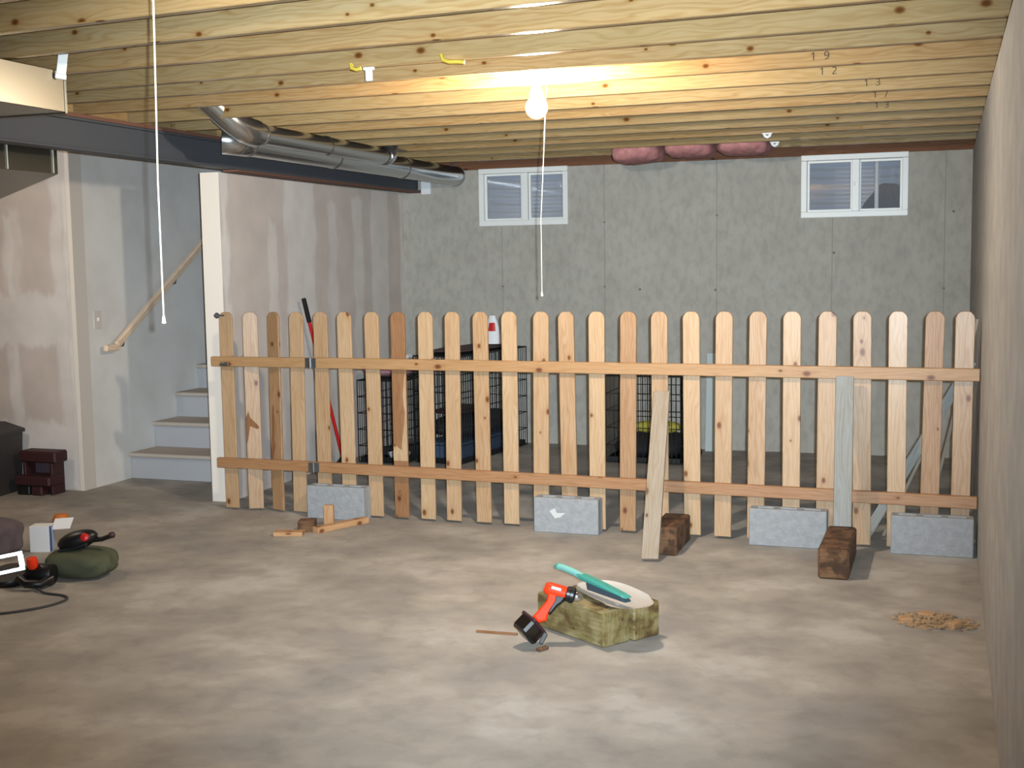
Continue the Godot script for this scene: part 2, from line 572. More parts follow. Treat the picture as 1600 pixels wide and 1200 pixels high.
# ---------------------------------------------------------------- the scene
func _ready() -> void:
	rng.seed = 7
	# camera
	var yaw := 0.3383
	var pitch := 0.0991
	var roll := -0.0154
	var fwd := Vector3(-sin(yaw) * cos(pitch), -sin(pitch), -cos(yaw) * cos(pitch))
	var right := fwd.cross(Vector3.UP).normalized()
	var up := right.cross(fwd)
	var cam_r := right * cos(roll) + up * sin(roll)
	var cam_u := up * cos(roll) - right * sin(roll)
	var cam := Camera3D.new()
	cam.name = "camera"
	cam.transform = Transform3D(Basis(cam_r, cam_u, -fwd), Vector3(-0.1739, 1.4557, 9.3105))
	cam.fov = rad_to_deg(2.0 * atan(600.0 / 1921.18))
	cam.near = 0.05
	cam.current = true
	add_child(cam)
	# sky: a dim blue dusk outside the two windows
	var sky_mat := ProceduralSkyMaterial.new()
	sky_mat.sky_top_color = Color(0.38, 0.46, 0.62)
	sky_mat.sky_horizon_color = Color(0.62, 0.62, 0.68)
	sky_mat.ground_horizon_color = Color(0.40, 0.40, 0.42)
	sky_mat.ground_bottom_color = Color(0.25, 0.24, 0.23)
	sky_mat.energy_multiplier = 1.8
	var sky := Sky.new()
	sky.sky_material = sky_mat
	var env := Environment.new()
	env.background_mode = Environment.BG_SKY
	env.sky = sky
	env.tonemap_mode = Environment.TONE_MAPPER_LINEAR
	env.tonemap_exposure = 1.0
	env.sdfgi_enabled = true
	env.ssao_enabled = true
	env.ssil_enabled = true
	var we := WorldEnvironment.new()
	we.name = "world_environment"
	we.environment = env
	add_child(we)
	# the photographer's flash, just beside the lens
	var flash := SpotLight3D.new()
	flash.name = "camera_flash"
	flash.transform = Transform3D(Basis(cam_r, cam_u, -fwd) * Basis.from_euler(Vector3(deg_to_rad(4.0), 0, 0)), cam.position + cam_r * 0.045 + cam_u * 0.03)
	flash.spot_angle = 30.0
	flash.spot_angle_attenuation = 1.0
	flash.spot_range = 20.0
	flash.spot_attenuation = 2.0
	flash.light_color = Color(0.87, 0.945, 1.0)
	flash.light_energy = FLASH
	flash.light_size = 0.012
	flash.shadow_enabled = true
	add_child(flash)

	make_materials()
	build_shell()
	build_windows()
	build_ceiling()
	build_stairs()
	build_beam_and_ducts()
	build_lamps()
	build_fence()
	build_blocks_and_timbers()
	build_behind_fence()
	build_near_tools()
	build_side_clutter()
	build_scraps()


const FLASH := 62.0
const BULB := [3.5, 0.6, 1.0]


# ---------------------------------------------------------------- room shell
func build_shell() -> void:
	struct("floor", mb().box(Vector3(9.0, 0.2, 14.0), 0.0, Vector3(-4.2, -0.1, 5.6)), M.floor)
	# back wall of poured concrete, with notches at its top for the two windows
	var wb := struct("wall_back", null, null)
	var sill_y := 1.742
	var spans := [[-6.0, -3.705], [-2.962, -1.178], [-0.428, 0.22]]
	for s in spans:
		part("wall_section", mb().box(Vector3(s[1] - s[0], WALL_TOP, 0.22), 0.0, Vector3((s[0] + s[1]) / 2.0, WALL_TOP / 2.0, -0.11)), M.concrete, wb)
	for s in [[-3.705, -2.962], [-1.178, -0.428]]:
		part("wall_section", mb().box(Vector3(s[1] - s[0], sill_y, 0.22), 0.0, Vector3((s[0] + s[1]) / 2.0, sill_y / 2.0, -0.11)), M.concrete, wb)
	for x in [-3.516, -2.67, -1.797, -0.952, -0.178]:
		var top: float = sill_y - 0.005 if (x < -2.96 and x > -3.71) or (x > -1.18 and x < -0.42) else WALL_TOP
		part("form_seam", mb().box(Vector3(0.005, top, 0.004), 0.001, Vector3(x, top / 2.0, 0.001)), M.seam, wb)
	for k in [[-2.671, 1.251], [-1.806, 1.22], [-0.939, 1.485], [-0.121, 1.763], [-2.39, 1.229], [-3.516, 1.26], [-2.671, 1.75], [-1.797, 1.78], [-0.178, 1.22], [-0.952, 1.0], [-1.797, 0.62]]:
		part("tie_mark", mb().lathe([Vector2(0.009, 0), Vector2(0.009, 0.0015), Vector2(0, 0.002)], 8, tf(Vector3(k[0], k[1], 0), PI / 2)), M.tie, wb)
	# right wall of poured concrete
	struct("wall_right", mb().box(Vector3(0.22, WALL_TOP, 12.6), 0.0, Vector3(0.11, WALL_TOP / 2.0, 5.9)), M.concrete_light)
	# the far ends of the basement, behind the camera
	struct("wall_rear", mb().box(Vector3(8.6, 2.45, 0.2), 0.0, Vector3(-4.1, 1.225, 12.2)), M.concrete_light)
	struct("wall_end", mb().box(Vector3(0.2, 2.45, 9.6), 0.0, Vector3(-8.1, 1.225, 7.4)), M.plain_drywall)
	# framed wall between the room and the stairs, paper side with bands of joint compound
	var len_p := 2.802
	var bands := [[0.0, 0.09, 0, 2.2, 1.0], [2.116 - 1.55, 2.8 - 2.1, 0.0, 1.75, 0.65], [0.80, 1.24, 0.0, 2.2, 0.8], [1.43, 1.57, 0.0, 1.9, 0.65], [1.84, 2.02, 0.0, 1.95, 0.75], [2.17, 2.48, 0.0, 2.2, 0.8], [2.72, 2.8, 0.0, 2.2, 0.9], [0.0, 2.8, 1.12, 1.2, 0.0]]
	var pm := mat(Color.WHITE, 0.9)
	pm.albedo_texture = drywall_image(len_p, 2.1, bands, 5)
	var p := mb()
	var a := tf(Vector3(-4.325, 0, 2.8), 0, 0.0179)
	# local frame: x 0 is the room face, z 0 the end towards the camera
	p.face([Vector3(0, 0, 0), Vector3(0, 0, -len_p), Vector3(0, 2.022, -len_p), Vector3(0, 2.022, 0)], Vector3(-1, 1, -1), a, [Vector2(0, 1), Vector2(1, 1), Vector2(1, 0.037), Vector2(0, 0.037)])
	struct("wall_partition", p, pm)
	var core := mb()
	core.box(Vector3(0.12, 2.022, len_p - 0.002), 0.0, a * Vector3(-0.061, 1.011, -len_p / 2.0 - 0.001), a.basis)
	part("wall_core", core, M.stair_wall, get_node("wall_partition"))
	struct("trim_1", mb().box(Vector3(0.128, 2.022, 0.006), 0.001, a * Vector3(-0.061, 1.011, 0.003), a.basis), M.white_mud)
	# drywall beside the stairs, facing the camera
	var lb := [[0.0, 0.07, 0, 2.4, 1.0], [0.06, 2.4, 0.95, 1.30, 0.9], [0.0, 2.4, 0.0, 0.45, 0.9], [0.46, 0.55, 0.0, 1.8, 0.95], [0.42, 0.50, 1.25, 1.85, 0.6], [0.06, 0.16, 0.0, 2.4, 0.8], [1.0, 1.2, 0, 2.4, 0.9]]
	var lm := mat(Color.WHITE, 0.9)
	lm.albedo_texture = drywall_image(2.54, 2.45, lb, 9)
	var l := mb()
	l.face([Vector3(-5.48, 0, 2.72), Vector3(-8.02, 0, 2.72), Vector3(-8.02, 2.45, 2.72), Vector3(-5.48, 2.45, 2.72)], Vector3(-6, 1, 2), Transform3D.IDENTITY, [Vector2(0, 1), Vector2(1, 1), Vector2(1, 0), Vector2(0, 0)])
	struct("wall_left", l, lm)
	part("wall_core", mb().box(Vector3(2.72, 2.45, 0.118), 0.0, Vector3(-6.84, 1.225, 2.66)), M.plain_drywall, get_node("wall_left"))
	# wall that carries the handrail
	struct("wall_stair", mb().box(Vector3(0.12, 2.45, 2.88), 0.0, Vector3(-5.541, 1.225, 1.279)), M.stair_wall)
	struct("trim_2", mb().box(Vector3(0.03, 2.45, 0.004), 0.001, Vector3(-5.496, 1.225, 2.722)), M.white_mud)
	# rim boards that close the joist bays over the walls
	struct("trim_3", mb().box(Vector3(6.4, 0.262, 0.038), 0.0, Vector3(-2.9, 2.321, -0.17)), M.sill)
	struct("trim_4", mb(2).box(Vector3(0.038, 0.262, 12.5), 0.0, Vector3(0.19, 2.321, 5.95)), M.sill)
	struct("trim_5", mb().box(Vector3(6.2, 0.0236, 0.14), 0.001, Vector3(-2.9, WALL_TOP + 0.0118, -0.12)), M.sill)
	struct("trim_6", mb(2).box(Vector3(0.14, 0.0236, 12.3), 0.001, Vector3(0.12, WALL_TOP + 0.0118, 6.1)), M.sill)
	struct("trim_7", mb().box(Vector3(8.4, 0.4, 0.1), 0.0, Vector3(-4.1, 2.3, 12.26)), M.sill)


func build_windows() -> void:
	var defs := [[-3.705, -2.962, "window_1"], [-1.178, -0.428, "window_2"]]
	for d in defs:
		var x0: float = d[0]
		var x1: float = d[1]
		var y0 := 1.742
		var y1 := 2.196
		var w := x1 - x0
		var cx := (x0 + x1) / 2.0
		var o := struct(d[2], null, null)
		var f := mb()
		var b := 0.042
		f.box(Vector3(w, b, 0.10), 0.003, Vector3(cx, y0 + b / 2, -0.04))
		f.box(Vector3(w, b * 0.95, 0.10), 0.003, Vector3(cx, y1 - b / 2, -0.04))
		f.box(Vector3(b, y1 - y0 - 2 * b, 0.10), 0.003, Vector3(x0 + b / 2, (y0 + y1) / 2, -0.04))
		f.box(Vector3(b, y1 - y0 - 2 * b, 0.10), 0.003, Vector3(x1 - b / 2, (y0 + y1) / 2, -0.04))
		part("window_frame", f, M.vinyl, o)
		var mx := cx + 0.01
		part("mullion", mb().box(Vector3(0.052, y1 - y0 - 2 * b, 0.07), 0.003, Vector3(mx, (y0 + y1) / 2, -0.045)), M.vinyl, o)
		# sliding sash (nearer) and fixed sash
		for s in 2:
			var a: float = x0 + b if s == 0 else mx + 0.02
			var e: float = mx - 0.02 if s == 0 else x1 - b
			var z := -0.035 if s == 0 else -0.062
			var st := mb()
			var t := 0.017
			st.box(Vector3(e - a, t, 0.022), 0.002, Vector3((a + e) / 2, y0 + b + t / 2, z))
			st.box(Vector3(e - a, t, 0.022), 0.002, Vector3((a + e) / 2, y1 - b - t / 2, z))
			st.box(Vector3(t, y1 - y0 - 2 * b - 2 * t, 0.022), 0.002, Vector3(a + t / 2, (y0 + y1) / 2, z))
			st.box(Vector3(t, y1 - y0 - 2 * b - 2 * t, 0.022), 0.002, Vector3(e - t / 2, (y0 + y1) / 2, z))
			part("sash", st, M.vinyl, o)
			part("pane", mb().box(Vector3(e - a - t, y1 - y0 - 2 * b - t, 0.004), 0.0, Vector3((a + e) / 2, (y0 + y1) / 2, z)), M.glass, o)
		part("latch", mb().box(Vector3(0.012, 0.03, 0.014), 0.003, Vector3(mx - 0.008, 1.98, -0.005)), M.vinyl, o)
		# corrugated steel well outside
		var which: String = "behind the window nearer the corner" if d[2] == "window_2" else "behind the window nearer the ducts"
		var well := thing("window_well", "corrugated galvanized steel window well " + which, "window well", Vector3(cx, 1.45, -0.225))
		var rad := w * 0.5 + 0.22
		part("well_wall", mb().grid(28, 128, func(u: float, q: float) -> Vector3:
			var r := rad + 0.006 * sin(q * TAU * 16.0)
			return Vector3(-cos(u * PI) * r, q * 1.05, -sin(u * PI) * r * 1.05), true), M.well, well)
		part("gravel_bed", mb().extrude(half_disc(rad * 0.98), 0.06, 0.0, tf(Vector3(0, 0.12, 0), -PI / 2)), M.gravel, well)
		if d[2] == "window_2":
			solo("drain_pipe", mb().tube([Vector3(-0.66, 1.6, -0.29), Vector3(-0.66, 2.6, -0.29)], 0.016, 10), M.white, "white upright plastic pipe seen through the window nearer the corner", "pipe")
			solo("leaf_litter", mb().grid(72, 16, func(u: float, q: float) -> Vector3:
				var a := u * TAU
				var r := q * 0.26
				return Vector3(cos(a) * r, 0.40 * (1.0 - q * q) + 0.06 * sin(a * 5.0) * q + 0.035 * sin(a * 11.0 + q * 9.0) * q, sin(a) * r * 0.7), true), M.leaf, "dark heap of dead leaves seen through the window nearer the corner", "leaf heap", tf(Vector3(-0.58, 1.60, -0.52)))
	# the yard outside, level with the tops of the wells
	var yard := struct("ground_outside", null, null)
	for s in [[-8.0, -3.96], [-2.70, -1.43], [-0.17, 3.0]]:
		part("soil", mb().box(Vector3(s[1] - s[0], 1.0, 0.86), 0.0, Vector3((s[0] + s[1]) / 2, 1.86, -0.66)), M.soil, yard)
	part("soil", mb().box(Vector3(11.0, 1.0, 3.0), 0.0, Vector3(-2.5, 1.86, -2.59)), M.soil, yard)


func half_disc(r: float) -> PackedVector2Array:
	var p := PackedVector2Array()
	for i in 17:
		p.append(Vector2(-cos(PI * i / 16.0), sin(PI * i / 16.0)) * r)
	return p


# ---------------------------------------------------------------- joists overhead
var joist_z := {}


func build_ceiling() -> void:
	var c := struct("ceiling", null, null)
	part("subfloor", mb().box(Vector3(8.6, 0.12, 12.8), 0.0, Vector3(-4.1, HJ + 0.235 + 0.06, 6.05)), M.subfloor, c)
	var rows := [[0.55, 0.0], [1.05, 0.0], [1.53, 0.0], [1.97, 0.0], [2.42, 0.0], [2.87, 0.0], [3.29, 0.0], [3.72, 0.0], [4.16, 0.0], [4.58, 0.012], [4.97, 0.03], [5.40, 0.045], [5.83, 0.06], [6.24, 0.075], [6.62, 0.08]]
	for k in 13:
		rows.append([7.06 + 0.43 * k, maxf(0.0, 0.07 - k * 0.01)])
	var shorts: Array = []
	var longs: Array = []
	for k in 5:
		var s := mb()
		s.off = Vector2(k * 0.37, 0.15 + 0.7 * k / 5.0)
		shorts.append(s.box(Vector3(4.60, 0.235, 0.038), 0.003).mesh())
		var l := mb()
		l.off = Vector2(k * 0.23 + 0.1, 0.2 + 0.7 * k / 5.0)
		longs.append(l.box(Vector3(8.10, 0.235, 0.038), 0.003).mesh())
	for i in rows.size():
		var z: float = rows[i][0]
		var sl: float = rows[i][1]
		var short := z < 2.7
		var half := 2.3 if short else 4.05
		var cx := 0.14 - half
		var o := part("joist", (shorts if short else longs)[(i * 3) % 5], M.joist[i % 3], c, tf(Vector3(cx, HJ + 0.1175, z + sl * cx), 0, -sl))
		joist_z[i] = z
		# mill stamps rolled on the faces
		var stamp := {8: ["1 9", -0.658, 2.253], 7: ["1 2", -0.664, 2.255], 6: ["1 3", -0.504, 2.252], 5: ["1 7", -0.487, 2.248], 4: ["1 3", -0.502, 2.248]}
		if stamp.has(i):
			var tm := TextMesh.new()
			tm.text = stamp[i][0]
			var fo := SystemFont.new()
			fo.font_names = PackedStringArray(["Droid Sans Mono"])
			tm.font = fo
			tm.font_size = 48
			tm.pixel_size = 0.0009
			tm.depth = 0.0008
			part("mill_stamp", tm, M.ink, o, tf(Vector3(float(stamp[i][1]) - cx, float(stamp[i][2]) - HJ - 0.1175, 0.0192)))
	part("blocking", mb(2).box(Vector3(0.235, 0.038, 0.38), 0.002, Vector3(-1.80, HJ + 0.105, 4.37)), M.joist[1], c)
	for i in range(1, 14):
		var za: float = rows[i - 1][0]
		var zb: float = rows[i][0]
		var sk: float = rows[i][1] * -4.26
		part("blocking", mb(2).box(Vector3(0.038, 0.225, zb - za - 0.05), 0.002, Vector3(-4.28, HJ + 0.1165, (za + zb) / 2 + sk)), M.joist[i % 3], c)
	part("blocking", mb(2).box(Vector3(0.235, 0.038, 0.38), 0.002, Vector3(-2.01, HJ + 0.105, 6.75)), M.joist[1], c)
	# pink batts stuffed between the last joists
	var g := "pink insulation batts under the last joists"
	var spots := [[-2.20, 0.34, "pink insulation batt drooping lowest, at the end of the row by the ducts"], [-1.835, 0.33, "middle pink insulation batt of the three tucked under the joists"], [-1.465, 0.35, "pink insulation batt beside the two white pipe straps"]]
	for k in 3:
		var w: float = spots[k][1]
		var seed_ := k * 3.1
		var m := mb()
		m.grid(26, 14, func(u: float, q: float) -> Vector3:
			var a := u * TAU
			var lat := (q - 0.5) * PI
			var e := 0.55
			var cl := pow(maxf(cos(lat), 0.0), e)
			var p := Vector3(signf(sin(lat)) * pow(absf(sin(lat)), e) * w * 0.5, signf(sin(a)) * pow(absf(sin(a)), 0.8) * cl * 0.075, signf(cos(a)) * pow(absf(cos(a)), 0.7) * cl * 0.232)
			return p * (1.0 + 0.06 * sin(p.x * 40.0 + seed_) * cos(p.z * 34.0 + seed_)), true)
		solo("insulation_batt", m, M.pink, spots[k][2], "insulation", tf(Vector3(spots[k][0], 2.222 - (0.022 if k == 0 else 0.0), 0.80), 0.0, 0.0, 0.08 if k == 0 else 0.0), g)
	# two white pipe straps
	for k in 2:
		var at := Vector3(-1.21, 2.20, 1.60) if k == 0 else Vector3(-1.235, 2.195, 1.05)
		var b := mb()
		b.tube([Vector3(-0.018, 0.012, 0), Vector3(-0.015, -0.004, 0), Vector3(0, -0.012, 0), Vector3(0.015, -0.004, 0), Vector3(0.018, 0.012, 0)], 0.010, 8)
		b.box(Vector3(0.062, 0.010, 0.02), 0.003, Vector3(0, 0.010, 0))
		solo("pipe_strap", b, M.white, "white plastic strap under a joist, " + ("farther from the back wall of the two" if k == 0 else "closer to the pink insulation and back wall"), "pipe strap", tf(at), "white straps under the joists")
	# offcuts of yellow cable and a clear hanger stapled to a joist
	solo("cable_offcut", mb().tube([Vector3(-0.045, 0.022, 0), Vector3(-0.035, 0.0, 0.004), Vector3(-0.01, -0.008, 0.006), Vector3(0.02, -0.008, 0.002), Vector3(0.048, -0.012, 0)], 0.008, 8), M.yellow, "short bent piece of yellow cable hanging from a joist near the bulb", "cable", tf(Vector3(-1.92, HJ - 0.005, 4.96)))
	solo("cable_offcut", mb().tube([Vector3(-0.02, 0.014, 0), Vector3(-0.015, -0.004, 0.003), Vector3(0.005, -0.01, 0.002), Vector3(0.022, -0.006, 0)], 0.008, 8), M.yellow, "tiny stub of yellow cable next to a clear plastic hanger", "cable", tf(Vector3(-2.325, HJ - 0.004, 4.95)))
	solo("plastic_hanger", mb().box(Vector3(0.028, 0.05, 0.012), 0.004).box(Vector3(0.045, 0.012, 0.014), 0.003, Vector3(0, 0.022, 0)), M.clear_plastic, "clear plastic hanger under a joist beside a yellow cable stub", "hanger", tf(Vector3(-2.27, HJ - 0.035, 4.95)))


# ---------------------------------------------------------------- stairs
func build_stairs() -> void:
	var s := thing("staircase", "grey basement steps climbing between two drywall walls", "stairs", Vector3(-4.99, 0, 2.24))
	var w := 0.97
	var rise := 0.181
	var run := 0.283
	for k in 7:
		var z := -run * k
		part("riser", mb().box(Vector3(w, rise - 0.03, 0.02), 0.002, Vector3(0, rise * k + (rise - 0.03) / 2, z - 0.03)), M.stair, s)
		var t := mb(0)
		t.grain = 2
		var nose := PackedVector2Array()
		for i in 7:
			var a := -PI / 2 + PI * i / 6.0
			nose.append(Vector2(0.0 + 0.015 * cos(a), 0.015 * sin(a)))
		nose.append(Vector2(-run - 0.02, 0.015))
		nose.append(Vector2(-run - 0.02, -0.015))
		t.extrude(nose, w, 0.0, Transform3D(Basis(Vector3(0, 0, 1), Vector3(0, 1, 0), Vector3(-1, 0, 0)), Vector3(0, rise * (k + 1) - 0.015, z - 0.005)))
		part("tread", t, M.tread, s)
	part("stringer", mb().extrude(PackedVector2Array([Vector2(0.03, 0.0), Vector2(1.95, 0.0), Vector2(1.95, 1.10), Vector2(1.72, 1.10)]), 0.9, 0.0, Transform3D(Basis(Vector3(0, 0, -1), Vector3(0, 1, 0), Vector3(1, 0, 0)), Vector3(0, 0, -0.03))), M.stair, s)
	# handrail on the wall
	var h := thing("handrail", "pale wooden handrail rising along the stair wall", "handrail", Vector3(-5.42, 0.936, 2.40))
	var a := Vector3(0, 0, 0)
	var b := Vector3(0, 1.05, -1.62)
	var d := (b - a).normalized()
	part("rail", mb(1).box(Vector3(0.035, (b - a).length(), 0.05), 0.008, Vector3.ZERO), M.handrail, h, along(a, b, Vector3(0, 1, 0.5)))
	part("rail_return", mb(2).box(Vector3(0.035, 0.045, 0.14), 0.008, Vector3(0, -0.012, 0.055)), M.handrail, h)
	for k in [0.1, 0.85, 1.6]:
		var p: Vector3 = d * k
		part("bracket", mb().tube([p + Vector3(0, -0.02, 0), p + Vector3(-0.01, -0.06, 0), p + Vector3(-0.058, -0.07, 0)], 0.007, 6), M.hardware, h)
	var sw := thing("light_switch", "beige light switch plate on the wall at the foot of the stairs", "light switch", Vector3(-5.478, 1.113, 2.51))
	part("plate", mb().box(Vector3(0.006, 0.12, 0.076), 0.002), M.plain_drywall, sw)
	part("toggle", mb().box(Vector3(0.012, 0.024, 0.012), 0.002, Vector3(0.006, 0.004, 0)), M.vinyl, sw)


# ---------------------------------------------------------------- beam and ducts
func elbow(from: Vector3, dir0: Vector3, dir1: Vector3, r: float, steps := 8) -> Array:
	# a quarter-like bend that leaves along dir0 and arrives along dir1
	var out: Array = []
	var p1 := from + dir0 * r
	var p2 := p1 + dir1 * r
	for i in steps + 1:
		var t := float(i) / steps
		out.append(from.lerp(p1, t).lerp(p1.lerp(p2, t), t))
	return out


func build_beam_and_ducts() -> void:
	var bm := thing("steel_beam", "dark blue-grey steel I-beam carrying the joists along the room", "beam", Vector3(-4.25, 2.035, 0.0))
	var L := 12.1
	var zc := L / 2.0 + 0.02
	part("web", mb(2).box(Vector3(0.008, 0.146, L), 0.0, Vector3(0.02, 0.085, zc)), M.steel, bm)
	part("flange", mb(2).box(Vector3(0.10, 0.012, L), 0.002, Vector3(0, 0.006, zc)), M.steel, bm)
	part("flange", mb(2).box(Vector3(0.10, 0.012, L), 0.002, Vector3(0, 0.152, zc)), M.steel, bm)
	part("nailer", mb(2).box(Vector3(0.10, 0.019, L), 0.001, Vector3(0, 0.1685, zc)), M.rust, bm)
	part("nailer", mb(2).box(Vector3(0.108, 0.012, 2.75), 0.001, Vector3(-0.004, -0.0065, 1.40)), M.rust, bm)
	solo("beam_pad", mb().box(Vector3(0.085, 0.11, 0.035), 0.004), M.white, "white block set in the back wall at the end of the steel beam", "block", tf(Vector3(-4.155, 2.065, 0.018)))

	# two round runs side by side under the joists
	var n := thing("round_duct", "upper shiny round duct with an elbow up between the joists", "duct", Vector3(-3.66, 2.158, 1.75), 0.0, "round galvanized ducts")
	var r := 0.054
	part("duct_pipe", mb().tube([Vector3(0, 0, 0.10), Vector3(0, 0, 0.9), Vector3(0, 0, 1.72)], r, 28, false), M.galv, n)
	var e0: Array = elbow(Vector3(0, 0, 1.72), Vector3(0, 0, 1), Vector3(-0.42, 0.62, 0.66).normalized(), 0.11)
	var last: Vector3 = e0[e0.size() - 1]
	e0.append(last + Vector3(-0.42, 0.62, 0.66).normalized() * 0.17)
	part("elbow", mb().tube(e0, r + 0.018, 28, true), M.galv, n)
	var e1: Array = elbow(Vector3(0, 0, 0.10), Vector3(0, 0, -1), Vector3(0, 1, 0), 0.08)
	var l1: Vector3 = e1[e1.size() - 1]
	e1.append(l1 + Vector3(0, 0.12, 0))
	part("boot", mb().tube(e1, r + 0.004, 28, true), M.galv, n)
	for z in [0.13, 0.92, 1.66]:
		part("seam_band", mb().lathe([Vector2(r, -0.012), Vector2(r + 0.005, -0.006), Vector2(r + 0.005, 0.006), Vector2(r, 0.012)], 28, tf(Vector3(0, 0, z), PI / 2)), M.galv, n)
	part("boot_flange", mb().box(Vector3(0.17, 0.006, 0.17), 0.002, Vector3(0, 0.046, 0.01)), M.galv_dull, n)
	var f := thing("round_duct", "lower longer round duct reaching the back wall beside the steel beam", "duct", Vector3(-3.84, 2.135, 0.14), 0.0, "round galvanized ducts")
	var q := 0.074
	part("duct_pipe", mb().tube([Vector3(0, 0, 0.0), Vector3(0, 0, 1.6), Vector3(0, 0, 3.22)], q, 30, true), M.galv, f)
	part("elbow", mb().tube(elbow(Vector3(0, 0, 3.16), Vector3(0, 0, 1), Vector3(-0.9, 0.1, 0.4).normalized(), 0.07), q + 0.005, 28, true), M.galv, f)
	for z in [0.02, 1.05, 2.1, 3.12]:
		part("seam_band", mb().lathe([Vector2(q, -0.012), Vector2(q + 0.004, -0.006), Vector2(q + 0.004, 0.006), Vector2(q, 0.012)], 28, tf(Vector3(0, 0, z), PI / 2)), M.galv, f)
	part("hanger_strap", mb().box(Vector3(0.02, 0.09, 0.002), 0.0, Vector3(0.0, 0.10, 0.08)), M.hardware, f)
	# trunk along the beam, its side lit by the bulb
	var t := thing("trunk_duct", "rectangular sheet-metal trunk duct hung below the joists above the beam", "duct", Vector3(-3.54, 2.052, 5.34))
	part("duct_body", mb(2).box(Vector3(0.34, 0.155, 3.6), 0.003, Vector3(0, 0.0775, 1.8)), M.galv_dull, t)
	part("end_flange", mb().box(Vector3(0.35, 0.165, 0.012), 0.002, Vector3(0, 0.0775, 0.0)), M.galv_dull, t)
	for z in [1.2, 2.4]:
		part("drive_cleat", mb().box(Vector3(0.348, 0.161, 0.02), 0.002, Vector3(0, 0.0775, z)), M.galv_dull, t)
	solo("duct_strap", mb().box(Vector3(0.035, 0.10, 0.004), 0.001).box(Vector3(0.04, 0.02, 0.012), 0.002, Vector3(0, -0.045, 0)), M.vinyl, "white strap holding the end of the rectangular trunk duct to a joist", "strap", tf(Vector3(-3.345, 2.225, 5.38), 0.0, 0.7, -0.15))
	var lo := thing("transition_duct", "sheet-metal duct box with a sloping dark underside behind the steel beam", "duct", Vector3(-4.75, 1.80, 4.02))
	var prism := mb()
	prism.grain = 2
	prism.extrude(PackedVector2Array([Vector2(0.25, 0.142), Vector2(0.25, 0.40), Vector2(-0.25, 0.40), Vector2(-0.25, -0.01)]), 2.4, 0.002, tf(Vector3(0, 0, 1.2)))
	part("duct_body", prism, M.galv_dull, lo)
	for z in [0.03, 0.36]:
		part("drive_cleat", mb().box(Vector3(0.012, 0.26, 0.025), 0.003, Vector3(0.253, 0.271, z)), M.galv_dull, lo)


# ---------------------------------------------------------------- bulbs
func lamp(at: Vector3, cord_end: Vector3, energy: float, label: String) -> void:
	# AT: the middle of the bulb
	var o := thing("ceiling_lamp", label, "ceiling lamp", at, 0.0, "bare bulbs with pull cords")
	part("lampholder", mb().lathe([Vector2(0, 0.165), Vector2(0.052, 0.165), Vector2(0.055, 0.145), Vector2(0.034, 0.115), Vector2(0.026, 0.095), Vector2(0.026, 0.078), Vector2(0, 0.078)], 24), M.porcelain, o)
	var prof: Array = [Vector2(0, -0.066)]
	for i in range(1, 15):
		var a := -PI / 2 + PI * i / 18.0
		prof.append(Vector2(cos(a) * 0.047, sin(a) * 0.047 - 0.019))
	prof.append(Vector2(0.030, 0.040))
	prof.append(Vector2(0.019, 0.062))
	prof.append(Vector2(0.017, 0.085))
	prof.append(Vector2(0, 0.086))
	var b := part("bulb", mb().lathe(prof, 24), M.bulb, o)
	var l := OmniLight3D.new()
	l.name = "bulb_light"
	l.light_color = Color(1.0, 0.937, 0.85)
	l.light_energy = energy
	l.light_size = 0.043
	l.omni_range = 25.0
	l.omni_attenuation = 2.0
	l.shadow_enabled = true
	l.position = Vector3(0, -0.019, 0)
	b.add_child(l)
	var top := Vector3(0.05, 0.12, 0.01)
	var end := cord_end - at
	part("pull_cord", mb().tube([top, Vector3(end.x * 0.5 + 0.028, top.y * 0.7 + end.y * 0.3, 0.008), Vector3(end.x, end.y * 0.6, end.z * 0.6), end], 0.0022, 6), M.cord, o)
	part("cord_bell", mb().lathe([Vector2(0, 0.012), Vector2(0.003, 0.01), Vector2(0.0055, -0.008), Vector2(0, -0.010)], 10, tf(end)), M.cord, o)


func build_lamps() -> void:
	lamp(Vector3(-1.785, 2.11, 4.37), Vector3(-1.772, 1.318, 4.37), BULB[0], "bare bulb glowing below the joists in the middle of the room")
	lamp(Vector3(-2.005, 2.175, 6.75), Vector3(-1.976, 1.327, 6.75), BULB[1], "bare bulb whose long white pull cord hangs before the stair wall")
	lamp(Vector3(-5.35, 2.11, 4.50), Vector3(-5.35, 1.5, 4.50), BULB[2], "bare bulb past the steel beam, by the foot of the stairs")


# ---------------------------------------------------------------- fence
func picket_poly(w: float, h: float) -> PackedVector2Array:
	var x := w / 2.0
	return PackedVector2Array([Vector2(-x, 0.012), Vector2(x, 0.012), Vector2(x, h - 0.032), Vector2(x - 0.006, h - 0.017), Vector2(x - 0.018, h - 0.004), Vector2(x - 0.028, h), Vector2(-x + 0.028, h), Vector2(-x + 0.018, h - 0.004), Vector2(-x + 0.006, h - 0.017), Vector2(-x, h - 0.032)])


